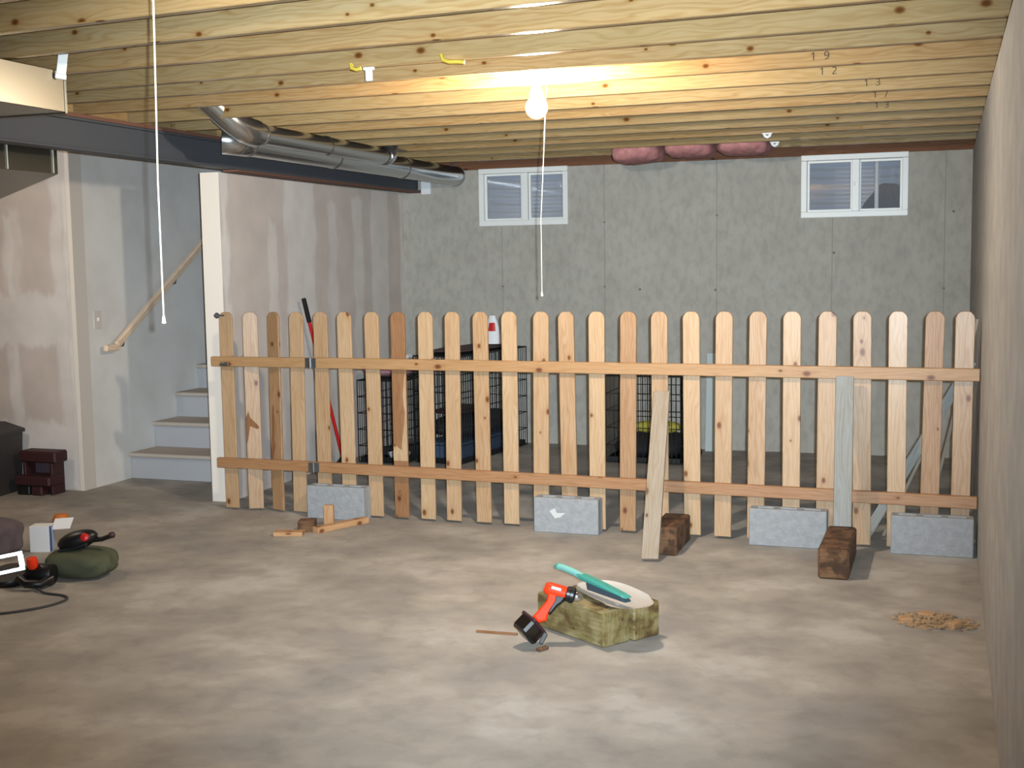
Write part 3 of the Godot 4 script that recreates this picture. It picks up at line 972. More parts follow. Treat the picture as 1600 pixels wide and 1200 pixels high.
func build_fence() -> void:
	var zp := 2.997
	var tops := [-4.186, -4.03, -3.871, -3.715, -3.558, -3.406, -3.233, -3.07, -2.902, -2.74, -2.574, -2.406, -2.223, -2.083, -1.913, -1.739, -1.574, -1.406, -1.234, -1.062, -0.893, -0.718, -0.552, -0.383, -0.211, -0.074]
	var bots := [-4.184, -4.03, -3.878, -3.725, -3.559, -3.4, -3.231, -3.069, -2.907, -2.75, -2.57, -2.407, -2.235, -2.07, -1.915, -1.749, -1.569, -1.4, -1.242, -1.072, -0.892, -0.725, -0.543, -0.379, -0.226, -0.082]
	var gate := thing("picket_gate", "narrow picket gate of four boards hinged to the long fence beside the white pillar", "gate", Vector3(-3.93, 0, zp))
	var fence := thing("picket_fence", "long unpainted pine picket fence across the basement, braced by blocks and timbers", "fence", Vector3(-1.8, 0, zp))
	var shapes: Array = []
	for k in 8:
		var m := mb(1)
		m.off = Vector2(k * 0.29, 0.1 + 0.8 * k / 8.0)
		shapes.append(m.extrude(picket_poly(0.088, 1.185), 0.016, 0.0025).mesh())
	for i in 26:
		var owner_: Node3D = gate if i < 4 else fence
		var lean: float = -atan((float(tops[i]) - float(bots[i])) / 1.18)
		var m: Material = M.picket[i % 3]
		if i == 7:
			m = M.picket_brown
		elif i in [15, 24, 2]:
			m = M.picket_red
		var yaw := 0.0
		if i == 1:
			yaw = 0.45
		elif i == 2:
			yaw = -0.25
		var o := part("picket", shapes[(i * 5) % 8], m, owner_, Transform3D(Basis.from_euler(Vector3(0, yaw, lean)), Vector3(float(bots[i]) - owner_.position.x, 0.0, -0.012 if yaw != 0.0 else 0.0)))
		if i == 7:
			var wane := mb(1)
			wane.extrude(PackedVector2Array([Vector2(0.0435, 0.34), Vector2(0.0435, 0.86), Vector2(0.030, 0.80), Vector2(0.022, 0.72), Vector2(0.026, 0.66), Vector2(0.034, 0.62), Vector2(0.028, 0.55), Vector2(0.014, 0.47), Vector2(0.008, 0.40), Vector2(-0.043, 0.44), Vector2(-0.043, 0.34)]), 0.0012, 0.0, tf(Vector3(0, 0, 0.0085)))
			part("pale_wane", wane, M.picket[2], o)
			part("knot", mb().lathe([Vector2(0.010, 0), Vector2(0.009, 0.0012), Vector2(0, 0.0014)], 10, Transform3D(Basis(Vector3(1, 0, 0), Vector3(0, 0, 1), Vector3(0, -2.4, 0)), Vector3(-0.008, 0.15, 0.008))), M.bark, o)
		if i == 1:
			part("bark_edge", mb(1).extrude(PackedVector2Array([Vector2(-0.043, 0.56), Vector2(-0.028, 0.60), Vector2(-0.018, 0.56), Vector2(0.02, 0.52), Vector2(0.035, 0.50), Vector2(0.02, 0.49), Vector2(-0.02, 0.51), Vector2(-0.036, 0.42), Vector2(-0.043, 0.40)]), 0.0012, 0.0, tf(Vector3(0, 0, 0.0085))), M.bark, o)
		if i == 2:
			part("bark_edge", mb(1).extrude(PackedVector2Array([Vector2(-0.043, 0.30), Vector2(-0.030, 0.46), Vector2(-0.024, 0.62), Vector2(-0.014, 0.64), Vector2(-0.006, 0.56), Vector2(-0.012, 0.44), Vector2(-0.004, 0.40), Vector2(-0.014, 0.36), Vector2(-0.03, 0.30)]), 0.0012, 0.0, tf(Vector3(0, 0, 0.0085))), M.bark, o)
		if i == 13:
			part("bark_edge", mb(1).extrude(PackedVector2Array([Vector2(-0.02, 0.36), Vector2(-0.008, 0.50), Vector2(0.0, 0.58), Vector2(0.006, 0.50), Vector2(0.018, 0.38), Vector2(0.010, 0.33)]), 0.0012, 0.0, tf(Vector3(0, 0, 0.0085))), M.rail, o)
	var zr := 0.024
	part("rail", mb().box(Vector3(0.66, 0.058, 0.03), 0.003), M.rail, gate, tf(Vector3(-3.945 + 3.93, 0.894, zr)))
	part("rail", mb().box(Vector3(0.645, 0.060, 0.03), 0.003), M.rail_low, gate, tf(Vector3(-3.938 + 3.93, 0.287, zr), 0, 0, -0.001))
	for k in 2:
		var xa := -3.600
		var ya: float = [0.894, 0.286][k]
		var yb: float = [0.880, 0.257][k]
		var lenr := 3.596
		part("rail", mb().box(Vector3(lenr, 0.061, 0.03), 0.003), [M.rail, M.rail_low][k], fence, tf(Vector3(xa + lenr / 2 + 1.8, (ya + yb) / 2, zr), 0, 0, atan((yb - ya) / lenr)))
		# strap hinge between gate and fence
		var h := mb()
		h.box(Vector3(0.030, 0.056, 0.003), 0.001, Vector3(-0.020, 0, 0))
		h.box(Vector3(0.030, 0.056, 0.003), 0.001, Vector3(0.020, 0, 0))
		h.tube([Vector3(0, -0.03, 0.004), Vector3(0, 0.03, 0.004)], 0.006, 10)
		part("hinge", h, M.hardware, gate, tf(Vector3(-3.608 + 3.93, ya, zr + 0.018)))
		for s in [-0.02, 0.02]:
			for yy in [-0.016, 0.016]:
				h.lathe([Vector2(0.004, 0.0), Vector2(0.003, 0.002), Vector2(0, 0.0024)], 6, tf(Vector3(s, yy, 0.0015), PI / 2))
	var lt := mb()
	lt.box(Vector3(0.055, 0.022, 0.006), 0.002)
	lt.tube([Vector3(-0.026, -0.004, 0.008), Vector3(0.0, 0.006, 0.012), Vector3(0.026, -0.004, 0.008)], 0.006, 8)
	part("latch", lt, M.hardware, gate, tf(Vector3(-4.18 + 3.93, 0.880, zr + 0.019)))
	part("latch_knob", mb().lathe([Vector2(0, -0.018), Vector2(0.012, -0.014), Vector2(0.018, 0), Vector2(0.012, 0.014), Vector2(0, 0.018)], 14), M.steel, gate, tf(Vector3(-4.238 + 3.93, 1.165, 0.012), PI / 2))
	part("latch_pin", mb().tube([Vector3(-4.238 + 3.93, 1.165, 0.005), Vector3(-4.19 + 3.93, 1.165, 0.005)], 0.006, 8), M.steel, gate)


# ---------------------------------------------------------------- blocks, braces, timbers
func make_block(x0: float, x1: float, z: float, turn: float, label: String) -> void:
	var w := x1 - x0
	var o := thing("concrete_block", label, "concrete block", Vector3((x0 + x1) / 2, 0, z), turn, "concrete blocks at the foot of the fence")
	var b := mb()
	var d := 0.092
	b.box(Vector3(w, 0.19, 0.027), 0.004, Vector3(0, 0.095, d / 2 - 0.0135))
	b.box(Vector3(w, 0.19, 0.027), 0.004, Vector3(0, 0.095, -d / 2 + 0.0135))
	for k in 4:
		b.box(Vector3(0.032, 0.188, d - 0.05), 0.0, Vector3((w - 0.034) * (k / 3.0 - 0.5), 0.095, 0))
	part("block_body", b, M.block, o)


func brace(called: String, a: Vector3, b: Vector3, w: float, th: float, m: Material, label: String, face_dir := Vector3(0, 0, 1), cat := "board", group := "") -> void:
	var t := along(a, b, face_dir)
	solo(called, mb(1).box(Vector3(w, (b - a).length(), th), 0.002), m, label, cat, t, group)


func build_blocks_and_timbers() -> void:
	make_block(-3.625, -3.262, 3.057, 0.0, "concrete block under the fence next to the gate hinges")
	make_block(-2.245, -1.885, 3.057, 0.0, "concrete block under the fence with a pale scuff on its face")
	make_block(-1.09, -0.705, 3.060, 0.0, "concrete block under the fence beside the pale brace board")
	make_block(-0.40, -0.018, 3.060, 0.0, "concrete block under the fence end touching the concrete wall")
	part("scuff", mb().extrude(PackedVector2Array([Vector2(-0.06, 0.02), Vector2(-0.03, 0.035), Vector2(-0.02, 0.01), Vector2(0.03, 0.012), Vector2(0.0, -0.012), Vector2(-0.03, -0.02)]), 0.0012, 0.0, tf(Vector3(-0.03, 0.10, 0.0465))), mat(Color(0.74, 0.74, 0.73), 0.95), get_node("concrete_block_001"))
	# braces leaning against it
	brace("brace_board", Vector3(-1.494, 0.011, 3.585), Vector3(-1.545, 0.772, 3.075), 0.085, 0.022, M.grey_board, "weathered grey board leaning from the floor against the fence", Vector3(0, 0.5, 1))
	brace("brace_board", Vector3(-0.622, 0.1425, 3.20), Vector3(-0.628, 0.868, 3.068), 0.086, 0.020, M.pale_board, "pale grey upright board standing on the brown timber against the fence")
	var t1 := thing("timber_block", "dark brown timber lying behind the foot of the leaning grey board", "timber", Vector3(-1.462, 0, 3.265), 0.0, "brown timbers by the fence")
	part("timber_body", mb(2).box(Vector3(0.135, 0.14, 0.36), 0.008, Vector3(0, 0.07, 0)), M.timber, t1)
	var t2 := thing("timber_block", "brown timber under the pale upright board, end grain facing the room", "timber", Vector3(-0.624, 0, 3.435), 0.0, "brown timbers by the fence")
	part("timber_body", mb(2).box(Vector3(0.137, 0.14, 0.51), 0.010, Vector3(0, 0.07, 0)), M.timber, t2)
	part("end_split", mb().box(Vector3(0.05, 0.003, 0.002), 0.0, Vector3(0.01, 0.06, 0.2555), Basis.from_euler(Vector3(0, 0, 0.7))), M.ink, t2)
	# two greenish timbers out on the floor
	var turn := -atan2(0.538, 0.846)
	var c1 := Vector3(-1.36, 0, 4.95) + Vector3(-0.846, 0, -0.538) * 0.195 + Vector3(0.538, 0, -0.846) * 0.07
	var c2 := Vector3(-1.36, 0, 4.95) + Vector3(-0.846, 0, -0.538) * 0.20 + Vector3(0.538, 0, -0.846) * 0.216 + Vector3(0.846, 0, 0.538) * 0.02
	var g := "treated timbers under the drill and dustpan"
	var a1 := thing("treated_timber", "greenish treated timber with the drill leaning on its long side", "timber", c1, turn, g)
	part("timber_body", mb().box(Vector3(0.39, 0.14, 0.138), 0.006, Vector3(0, 0.07, 0)), M.treated, a1)
	var a2 := thing("treated_timber", "greenish treated timber lying behind the one the drill leans on", "timber", c2, turn, g)
	part("timber_body", mb().box(Vector3(0.39, 0.138, 0.138), 0.006, Vector3(0, 0.069, 0)), M.treated, a2)


# ---------------------------------------------------------------- crates and other things behind the fence
func wire_panel(w: float, h: float, nx: int, ny: int, r := 0.0026) -> MB:
	var b := mb()
	for i in nx + 1:
		var x := w * (float(i) / nx - 0.5)
		var rr := r * (1.6 if i == 0 or i == nx else 1.0)
		b.tube([Vector3(x, 0, 0), Vector3(x, h, 0)], rr, 4, false)
	for j in ny + 1:
		var y := h * j / ny
		b.tube([Vector3(-w / 2, y, 0.003), Vector3(w / 2, y, 0.003)], r * 1.25, 4, false)
	return b


func crate(at: Vector3, size: Vector3, label: String, slope := 0.0) -> Node3D:
	var o := thing("dog_crate", label, "dog crate", at, 0.0, "black wire dog crates")
	var nx := int(size.x / 0.033)
	var nz := int(size.z / 0.033)
	var ny := int(size.y / 0.115)
	part("wire_grille", wire_panel(size.x, size.y, nx, ny), M.wire, o, tf(Vector3(0, 0.01, size.z / 2)))
	part("wire_grille", wire_panel(size.x, size.y, nx, ny), M.wire, o, tf(Vector3(0, 0.01, -size.z / 2)))
	part("wire_grille", wire_panel(size.z, size.y, nz, ny), M.wire, o, tf(Vector3(size.x / 2, 0.01, 0), 0, PI / 2))
	part("wire_grille", wire_panel(size.z, size.y, nz, ny), M.wire, o, tf(Vector3(-size.x / 2, 0.01, 0), 0, PI / 2))
	part("wire_roof", wire_panel(size.x, size.z, nx, int(size.z / 0.115)), M.wire, o, tf(Vector3(0, 0.01 + size.y, size.z / 2), -PI / 2))
	var pan := mb()
	pan.box(Vector3(size.x - 0.02, 0.006, size.z - 0.02), 0.0, Vector3(0, 0.012, 0))
	for s in [-1.0, 1.0]:
		pan.box(Vector3(size.x - 0.02, 0.035, 0.005), 0.001, Vector3(0, 0.028, s * (size.z / 2 - 0.012)))
		pan.box(Vector3(0.005, 0.035, size.z - 0.03), 0.001, Vector3(s * (size.x / 2 - 0.012), 0.028, 0))
	part("floor_pan", pan, M.black, o)
	var latch := mb()
	latch.tube([Vector3(-0.03, 0, 0.008), Vector3(0.03, 0, 0.008), Vector3(0.03, -0.03, 0.012)], 0.004, 6)
	part("door_latch", latch, M.wire, o, tf(Vector3(size.x * 0.3, size.y * 0.5, size.z / 2 + 0.004)))
	return o


func cushion(size: Vector3, k: float) -> MB:
	return mb().grid(28, 16, func(u: float, q: float) -> Vector3:
		var a := u * TAU
		var lat := (q - 0.5) * PI
		var cl := pow(maxf(cos(lat), 0.0), 0.8)
		var p := Vector3(signf(cos(a)) * pow(absf(cos(a)), 0.5) * cl, signf(sin(lat)) * pow(absf(sin(lat)), 0.8), signf(sin(a)) * pow(absf(sin(a)), 0.5) * cl)
		p = p * (1.0 + 0.05 * sin(p.x * 7.0 + k) * cos(p.z * 6.0 + k * 2.0))
		return Vector3(p.x * size.x, p.y * size.y, p.z * size.z) * 0.5)


func build_behind_fence() -> void:
	crate(Vector3(-4.03, 0, 0.95), Vector3(0.37, 0.60, 0.58), "black wire dog crate under a rose blanket beside the drywall")
	solo("blanket", cushion(Vector3(0.37, 0.12, 0.58), 1.3), M.rose_cloth, "folded rose blanket lying on top of a dog crate", "blanket", tf(Vector3(-4.03, 0.685, 0.95)))
	solo("white_cloth", cushion(Vector3(0.14, 0.05, 0.16), 2.2), M.white, "crumpled white cloth on the end of the rose blanket", "cloth", tf(Vector3(-3.93, 0.775, 1.08)))
	var bowl := [Vector2(0, 0.004), Vector2(0.05, 0.004), Vector2(0.075, 0.055), Vector2(0.082, 0.055), Vector2(0.06, 0.0), Vector2(0, 0.0)]
	solo("pet_bowl", mb().lathe(bowl, 20), M.white, "white pet bowl inside the crate under the blanket", "bowl", tf(Vector3(-3.93, 0.02, 1.15)))
	solo("crate_mat", cushion(Vector3(0.32, 0.06, 0.45), 0.4), M.black_soft, "flat black mat on the floor of the crate under the blanket", "mat", tf(Vector3(-4.03, 0.05, 0.86)))
	solo("toy_ball", mb().lathe([Vector2(0, -0.03), Vector2(0.02, -0.024), Vector2(0.03, 0), Vector2(0.02, 0.024), Vector2(0, 0.03)], 16), M.red, "small red ball inside the crate under the blanket", "toy", tf(Vector3(-4.15, 0.12, 1.14)))
	var cr := crate(Vector3(-3.55, 0, 0.62), Vector3(0.38, 0.775, 1.08), "tall long black wire dog crate with a white bag on top")
	cr.rotation.y = -0.136
	solo("dog_bed", cushion(Vector3(0.33, 0.16, 0.95), 3.0), M.black_soft, "thick black dog bed inside the tall wire crate", "dog bed", tf(Vector3(-3.55, 0.245, 0.61), 0, -0.136))
	solo("storage_tub", mb().box(Vector3(0.32, 0.125, 0.95), 0.012), M.slate_blue, "slate blue tub on the floor of the tall wire crate", "tub", tf(Vector3(-3.55, 0.085, 0.62), 0, -0.136))
	solo("folded_towel", cushion(Vector3(0.28, 0.05, 0.45), 5.0), M.maroon, "dark red towel on the black bed in the tall crate", "towel", tf(Vector3(-3.57, 0.366, 0.82), 0, -0.136))
	solo("crate_cover", cushion(Vector3(0.33, 0.03, 0.9), 4.0), mat(Color(0.30, 0.22, 0.22), 0.95), "dark cloth spread on top of the tall wire crate", "cloth", tf(Vector3(-3.56, 0.812, 0.62), 0, -0.136))
	var bag := thing("feed_bag", "white paper bag with red print standing on the tall crate", "bag", Vector3(-3.44, 0.832, 0.46))
	part("bag_body", mb().grid(20, 12, func(u: float, q: float) -> Vector3:
		var a := u * TAU
		var w := lerpf(1.0, 0.22, q)
		return Vector3(cos(a) * 0.068 * lerpf(1.0, 0.35, q * q), q * 0.215, sin(a) * 0.05 * w), true), M.white, bag)
	part("red_print", mb().grid(8, 6, func(u: float, q: float) -> Vector3:
		var a := lerpf(0.9, 2.0, u)
		var h := lerpf(0.45, 0.75, q)
		var w := lerpf(1.0, 0.22, h)
		return Vector3(cos(a) * 0.069 * lerpf(1.0, 0.35, h * h), h * 0.215, sin(a) * 0.0515 * w), true), M.red, bag)
	crate(Vector3(-2.185, 0, 0.46), Vector3(0.55, 0.62, 0.66), "open black wire dog crate with a yellow toy, away from the other crates")
	solo("dog_bed", cushion(Vector3(0.50, 0.16, 0.60), 6.0), M.black_soft, "black dog bed inside the crate with the yellow toy", "dog bed", tf(Vector3(-2.185, 0.10, 0.46)))
	solo("plush_toy", cushion(Vector3(0.34, 0.09, 0.10), 7.0), M.toy_yellow, "long yellow plush toy on the bed in the separate crate", "toy", tf(Vector3(-2.14, 0.235, 0.52), 0, 0.1))
	solo("toy_ball", mb().lathe([Vector2(0, -0.03), Vector2(0.02, -0.024), Vector2(0.03, 0), Vector2(0.02, 0.024), Vector2(0, 0.03)], 16), M.maroon, "dark red ball on the floor beside the separate crate", "toy", tf(Vector3(-1.872, 0.031, 0.34)))
	brace("white_board", Vector3(-1.825, 0.0, 0.10), Vector3(-1.825, 0.74, 0.014), 0.085, 0.014, mat(Color(0.70, 0.73, 0.72), 0.7), "white narrow board standing against the back wall beside a crate")
	# broom leaning on the drywall
	var br := thing("red_broom", "red-handled broom with a black grip leaning on the drywall behind the fence", "broom", Vector3(-4.20, 0, 1.50))
	var top := Vector3(-0.055, 1.22, 0.42)
	var foot := Vector3(0, 0.06, 0.02)
	part("handle", mb().tube([foot, top], 0.012, 12), M.red, br)
	part("grip", mb().tube([foot.lerp(top, 0.87), top + (top - foot).normalized() * 0.01], 0.016, 12), M.black, br)
	part("collar", mb().tube([foot.lerp(top, 0.53), foot.lerp(top, 0.58)], 0.016, 12), M.black, br)
	part("broom_head", mb().extrude(PackedVector2Array([Vector2(-0.12, 0.0), Vector2(0.12, 0.0), Vector2(0.09, 0.06), Vector2(0.02, 0.09), Vector2(-0.02, 0.09), Vector2(-0.09, 0.06)]), 0.04, 0.005, tf(Vector3(0, 0, 0.01), 0, PI / 2)), M.black_soft, br)
	# light sticks leaning into the corner
	var g := "thin light sticks leaning on the concrete wall"
	brace("wood_strip", Vector3(-0.245, 0.006, 2.50), Vector3(-0.009, 1.13, 2.62), 0.016, 0.014, M.grey_board, "longest thin wooden strip leaning on the concrete wall, rising above the fence rail", Vector3(0, 0, 1), "strip", g)
	brace("wood_strip", Vector3(-0.45, 0.006, 2.74), Vector3(-0.03, 0.98, 2.66), 0.016, 0.012, M.grey_board, "thin wooden strip leaning between the wide bluish board and the longest strip", Vector3(0, 0, 1), "strip", g)
	brace("wood_strip", Vector3(-0.54, 0.008, 2.82), Vector3(-0.035, 0.92, 2.70), 0.050, 0.012, M.pale_board, "wide pale bluish board leaning behind the fence end", Vector3(0, 0, 1), "strip", g)


# ---------------------------------------------------------------- drill, dustpan and brush on the timbers
func build_near_tools() -> void:
	var r := Vector3(0.94381, 0, -0.33048)
	var h := Vector3(-0.33048, 0, -0.94381)
	var th := deg_to_rad(25.0)
	var u := Vector3(0, cos(th), 0) + h * sin(th)
	var d := thing("cordless_drill", "orange and black cordless drill leaning against the greenish timber", "drill", Vector3(-1.615, 0.004, 5.005))
	d.basis = Basis(r, u, r.cross(u))
	var axis := func(a: Vector2, b: Vector2) -> Transform3D:
		var y := Vector3(b.x - a.x, b.y - a.y, 0).normalized()
		var x := Vector3(y.y, -y.x, 0)
		return Transform3D(Basis(x, y, x.cross(y)), Vector3(a.x, a.y, 0))
	part("motor_housing", mb().lathe([Vector2(0, 0), Vector2(0.016, 0.001), Vector2(0.023, 0.008), Vector2(0.026, 0.022), Vector2(0.026, 0.075), Vector2(0.024, 0.09), Vector2(0, 0.09)], 22, axis.call(Vector2(0.043, 0.224), Vector2(0.140, 0.194))), M.orange, d)
	part("maker_plate", mb().extrude(PackedVector2Array([Vector2(-0.02, -0.006), Vector2(0.02, -0.006), Vector2(0.02, 0.006), Vector2(-0.02, 0.006)]), 0.003, 0.0008, tf(Vector3(0.088, 0.213, 0.026), 0, 0, -0.3)), M.hardware, d)
	part("clutch_ring", mb().lathe([Vector2(0, 0), Vector2(0.025, 0), Vector2(0.030, 0.004), Vector2(0.030, 0.016), Vector2(0.032, 0.018), Vector2(0.032, 0.030), Vector2(0.026, 0.036), Vector2(0, 0.036)], 24, axis.call(Vector2(0.125, 0.199), Vector2(0.165, 0.1865))), M.black, d)
	part("chuck", mb().lathe([Vector2(0, 0), Vector2(0.019, 0), Vector2(0.021, 0.006), Vector2(0.020, 0.016), Vector2(0.010, 0.028), Vector2(0.007, 0.034), Vector2(0, 0.034)], 20, axis.call(Vector2(0.158, 0.1885), Vector2(0.198, 0.176))), M.chrome, d)
	part("handle", mb().extrude(PackedVector2Array([Vector2(0.058, 0.208), Vector2(0.085, 0.198), Vector2(0.112, 0.190), Vector2(0.100, 0.172), Vector2(0.070, 0.140), Vector2(0.052, 0.112), Vector2(0.048, 0.095), Vector2(0.018, 0.088), Vector2(-0.004, 0.112), Vector2(0.022, 0.138), Vector2(0.050, 0.170)]), 0.030, 0.006), M.orange, d)
	part("rubber_grip", mb().extrude(PackedVector2Array([Vector2(0.082, 0.192), Vector2(0.122, 0.186), Vector2(0.118, 0.172), Vector2(0.108, 0.160), Vector2(0.092, 0.150), Vector2(0.064, 0.118), Vector2(0.050, 0.122), Vector2(0.066, 0.150), Vector2(0.080, 0.172)]), 0.034, 0.006), M.black, d)
	part("trigger", mb().extrude(PackedVector2Array([Vector2(0.116, 0.184), Vector2(0.124, 0.180), Vector2(0.116, 0.164), Vector2(0.108, 0.166)]), 0.014, 0.003), M.black, d)
	var bt := Transform3D(Basis(Vector3(0.7071, -0.7071, 0), Vector3(0.7071, 0.7071, 0), Vector3(0, 0, 1)) * Basis.from_euler(Vector3(0, -0.75, 0)), Vector3(-0.020, 0.066, 0.0))
	part("battery", mb().box(Vector3(0.084, 0.066, 0.092), 0.010), M.battery, d, bt)
	part("battery_band", mb().box(Vector3(0.090, 0.013, 0.098), 0.005, Vector3(0, 0.031, 0)), M.maroon, d, bt)
	part("battery_clip", mb().box(Vector3(0.018, 0.045, 0.012), 0.003), M.dark_grey, d, tf(Vector3(0.034, 0.026, 0.02), 0, 0, -0.5))
	# dustpan lying across both timbers
	var pan := thing("dustpan", "white plastic dustpan lying across the two greenish timbers", "dustpan", Vector3(-1.37, 0.142, 4.745), -0.80)
	part("pan_body", mb().grid(40, 14, func(uu: float, q: float) -> Vector3:
		var a := uu * TAU
		var e := 0.75
		var x := signf(cos(a)) * pow(absf(cos(a)), e) * 0.205 * q
		var z := signf(sin(a)) * pow(absf(sin(a)), e) * 0.108 * q
		return Vector3(x, 0.003 + 0.016 * pow(q, 5.0) * (1.0 if x < 0.1 else 0.5), z), true), M.pan_white, pan)
	part("pan_handle", mb().box(Vector3(0.11, 0.012, 0.035), 0.005, Vector3(-0.245, 0.028, 0.0)), M.pan_white, pan)
	# brush on the dustpan
	var b := thing("hand_brush", "teal hand brush with dark bristles resting on the white dustpan", "brush", Vector3(-1.45, 0.186, 4.757), -0.675)
	part("handle", mb().tube([Vector3(-0.235, 0.028, 0), Vector3(-0.20, 0.030, 0), Vector3(-0.12, 0.026, 0), Vector3(-0.06, 0.018, 0)], 0.014, 12).lathe([Vector2(0, -0.015), Vector2(0.010, -0.010), Vector2(0.014, 0), Vector2(0.010, 0.010), Vector2(0, 0.015)], 12, tf(Vector3(-0.235, 0.028, 0))), M.teal_pale, b)
	part("hang_ring", mb().lathe([Vector2(0.006, -0.006), Vector2(0.016, -0.006), Vector2(0.016, 0.006), Vector2(0.006, 0.006), Vector2(0.006, -0.006)], 14, tf(Vector3(-0.245, 0.030, 0), 0.3)), M.teal, b)
	part("brush_back", mb().extrude(PackedVector2Array([Vector2(-0.10, 0.030), Vector2(-0.06, 0.034), Vector2(0.06, 0.026), Vector2(0.20, 0.012), Vector2(0.225, 0.002), Vector2(0.19, 0.0), Vector2(-0.02, 0.008), Vector2(-0.07, 0.012)]), 0.038, 0.006), M.teal, b)
	part("bristles", mb().extrude(PackedVector2Array([Vector2(-0.03, 0.008), Vector2(0.20, 0.002), Vector2(0.222, -0.014), Vector2(-0.022, -0.018)]), 0.034, 0.003), M.bristle, b)
	# a thin stick on the floor
	solo("thin_stick", mb().box(Vector3(0.17, 0.008, 0.012), 0.001, Vector3(0, 0.004, 0)), M.bark, "thin brown stick lying on the floor beside the drill battery", "stick", tf(Vector3(-1.81, 0, 4.885), 0, 0.05))
	solo("wood_wedge", mb().box(Vector3(0.022, 0.012, 0.05), 0.002, Vector3(0, 0.006, 0)), M.timber, "small dark wood wedge under the corner of the drill battery", "wedge", tf(Vector3(-1.575, 0, 5.03), 0, -0.5))


# ---------------------------------------------------------------- things along the stair side
func sack(size: Vector3, k: float, e := 0.6) -> MB:
	# a slumped soft body that stands on y = 0
	return mb().grid(32, 18, func(u: float, q: float) -> Vector3:
		var a := u * TAU
		var lat := (q - 0.5) * PI
		var cl := pow(maxf(cos(lat), 0.0), e)
		var p := Vector3(signf(cos(a)) * pow(absf(cos(a)), e) * cl, signf(sin(lat)) * pow(absf(sin(lat)), e), signf(sin(a)) * pow(absf(sin(a)), e) * cl)
		var f := 1.0 + 0.05 * sin(p.x * 5.0 + k) * cos(p.y * 4.0 + k) + 0.04 * sin(p.z * 9.0 + k * 3.0 + p.y * 3.0)
		return Vector3(p.x * size.x * 0.5 * f, (p.y + 1.0) * size.y * 0.5, p.z * size.z * 0.5 * f))


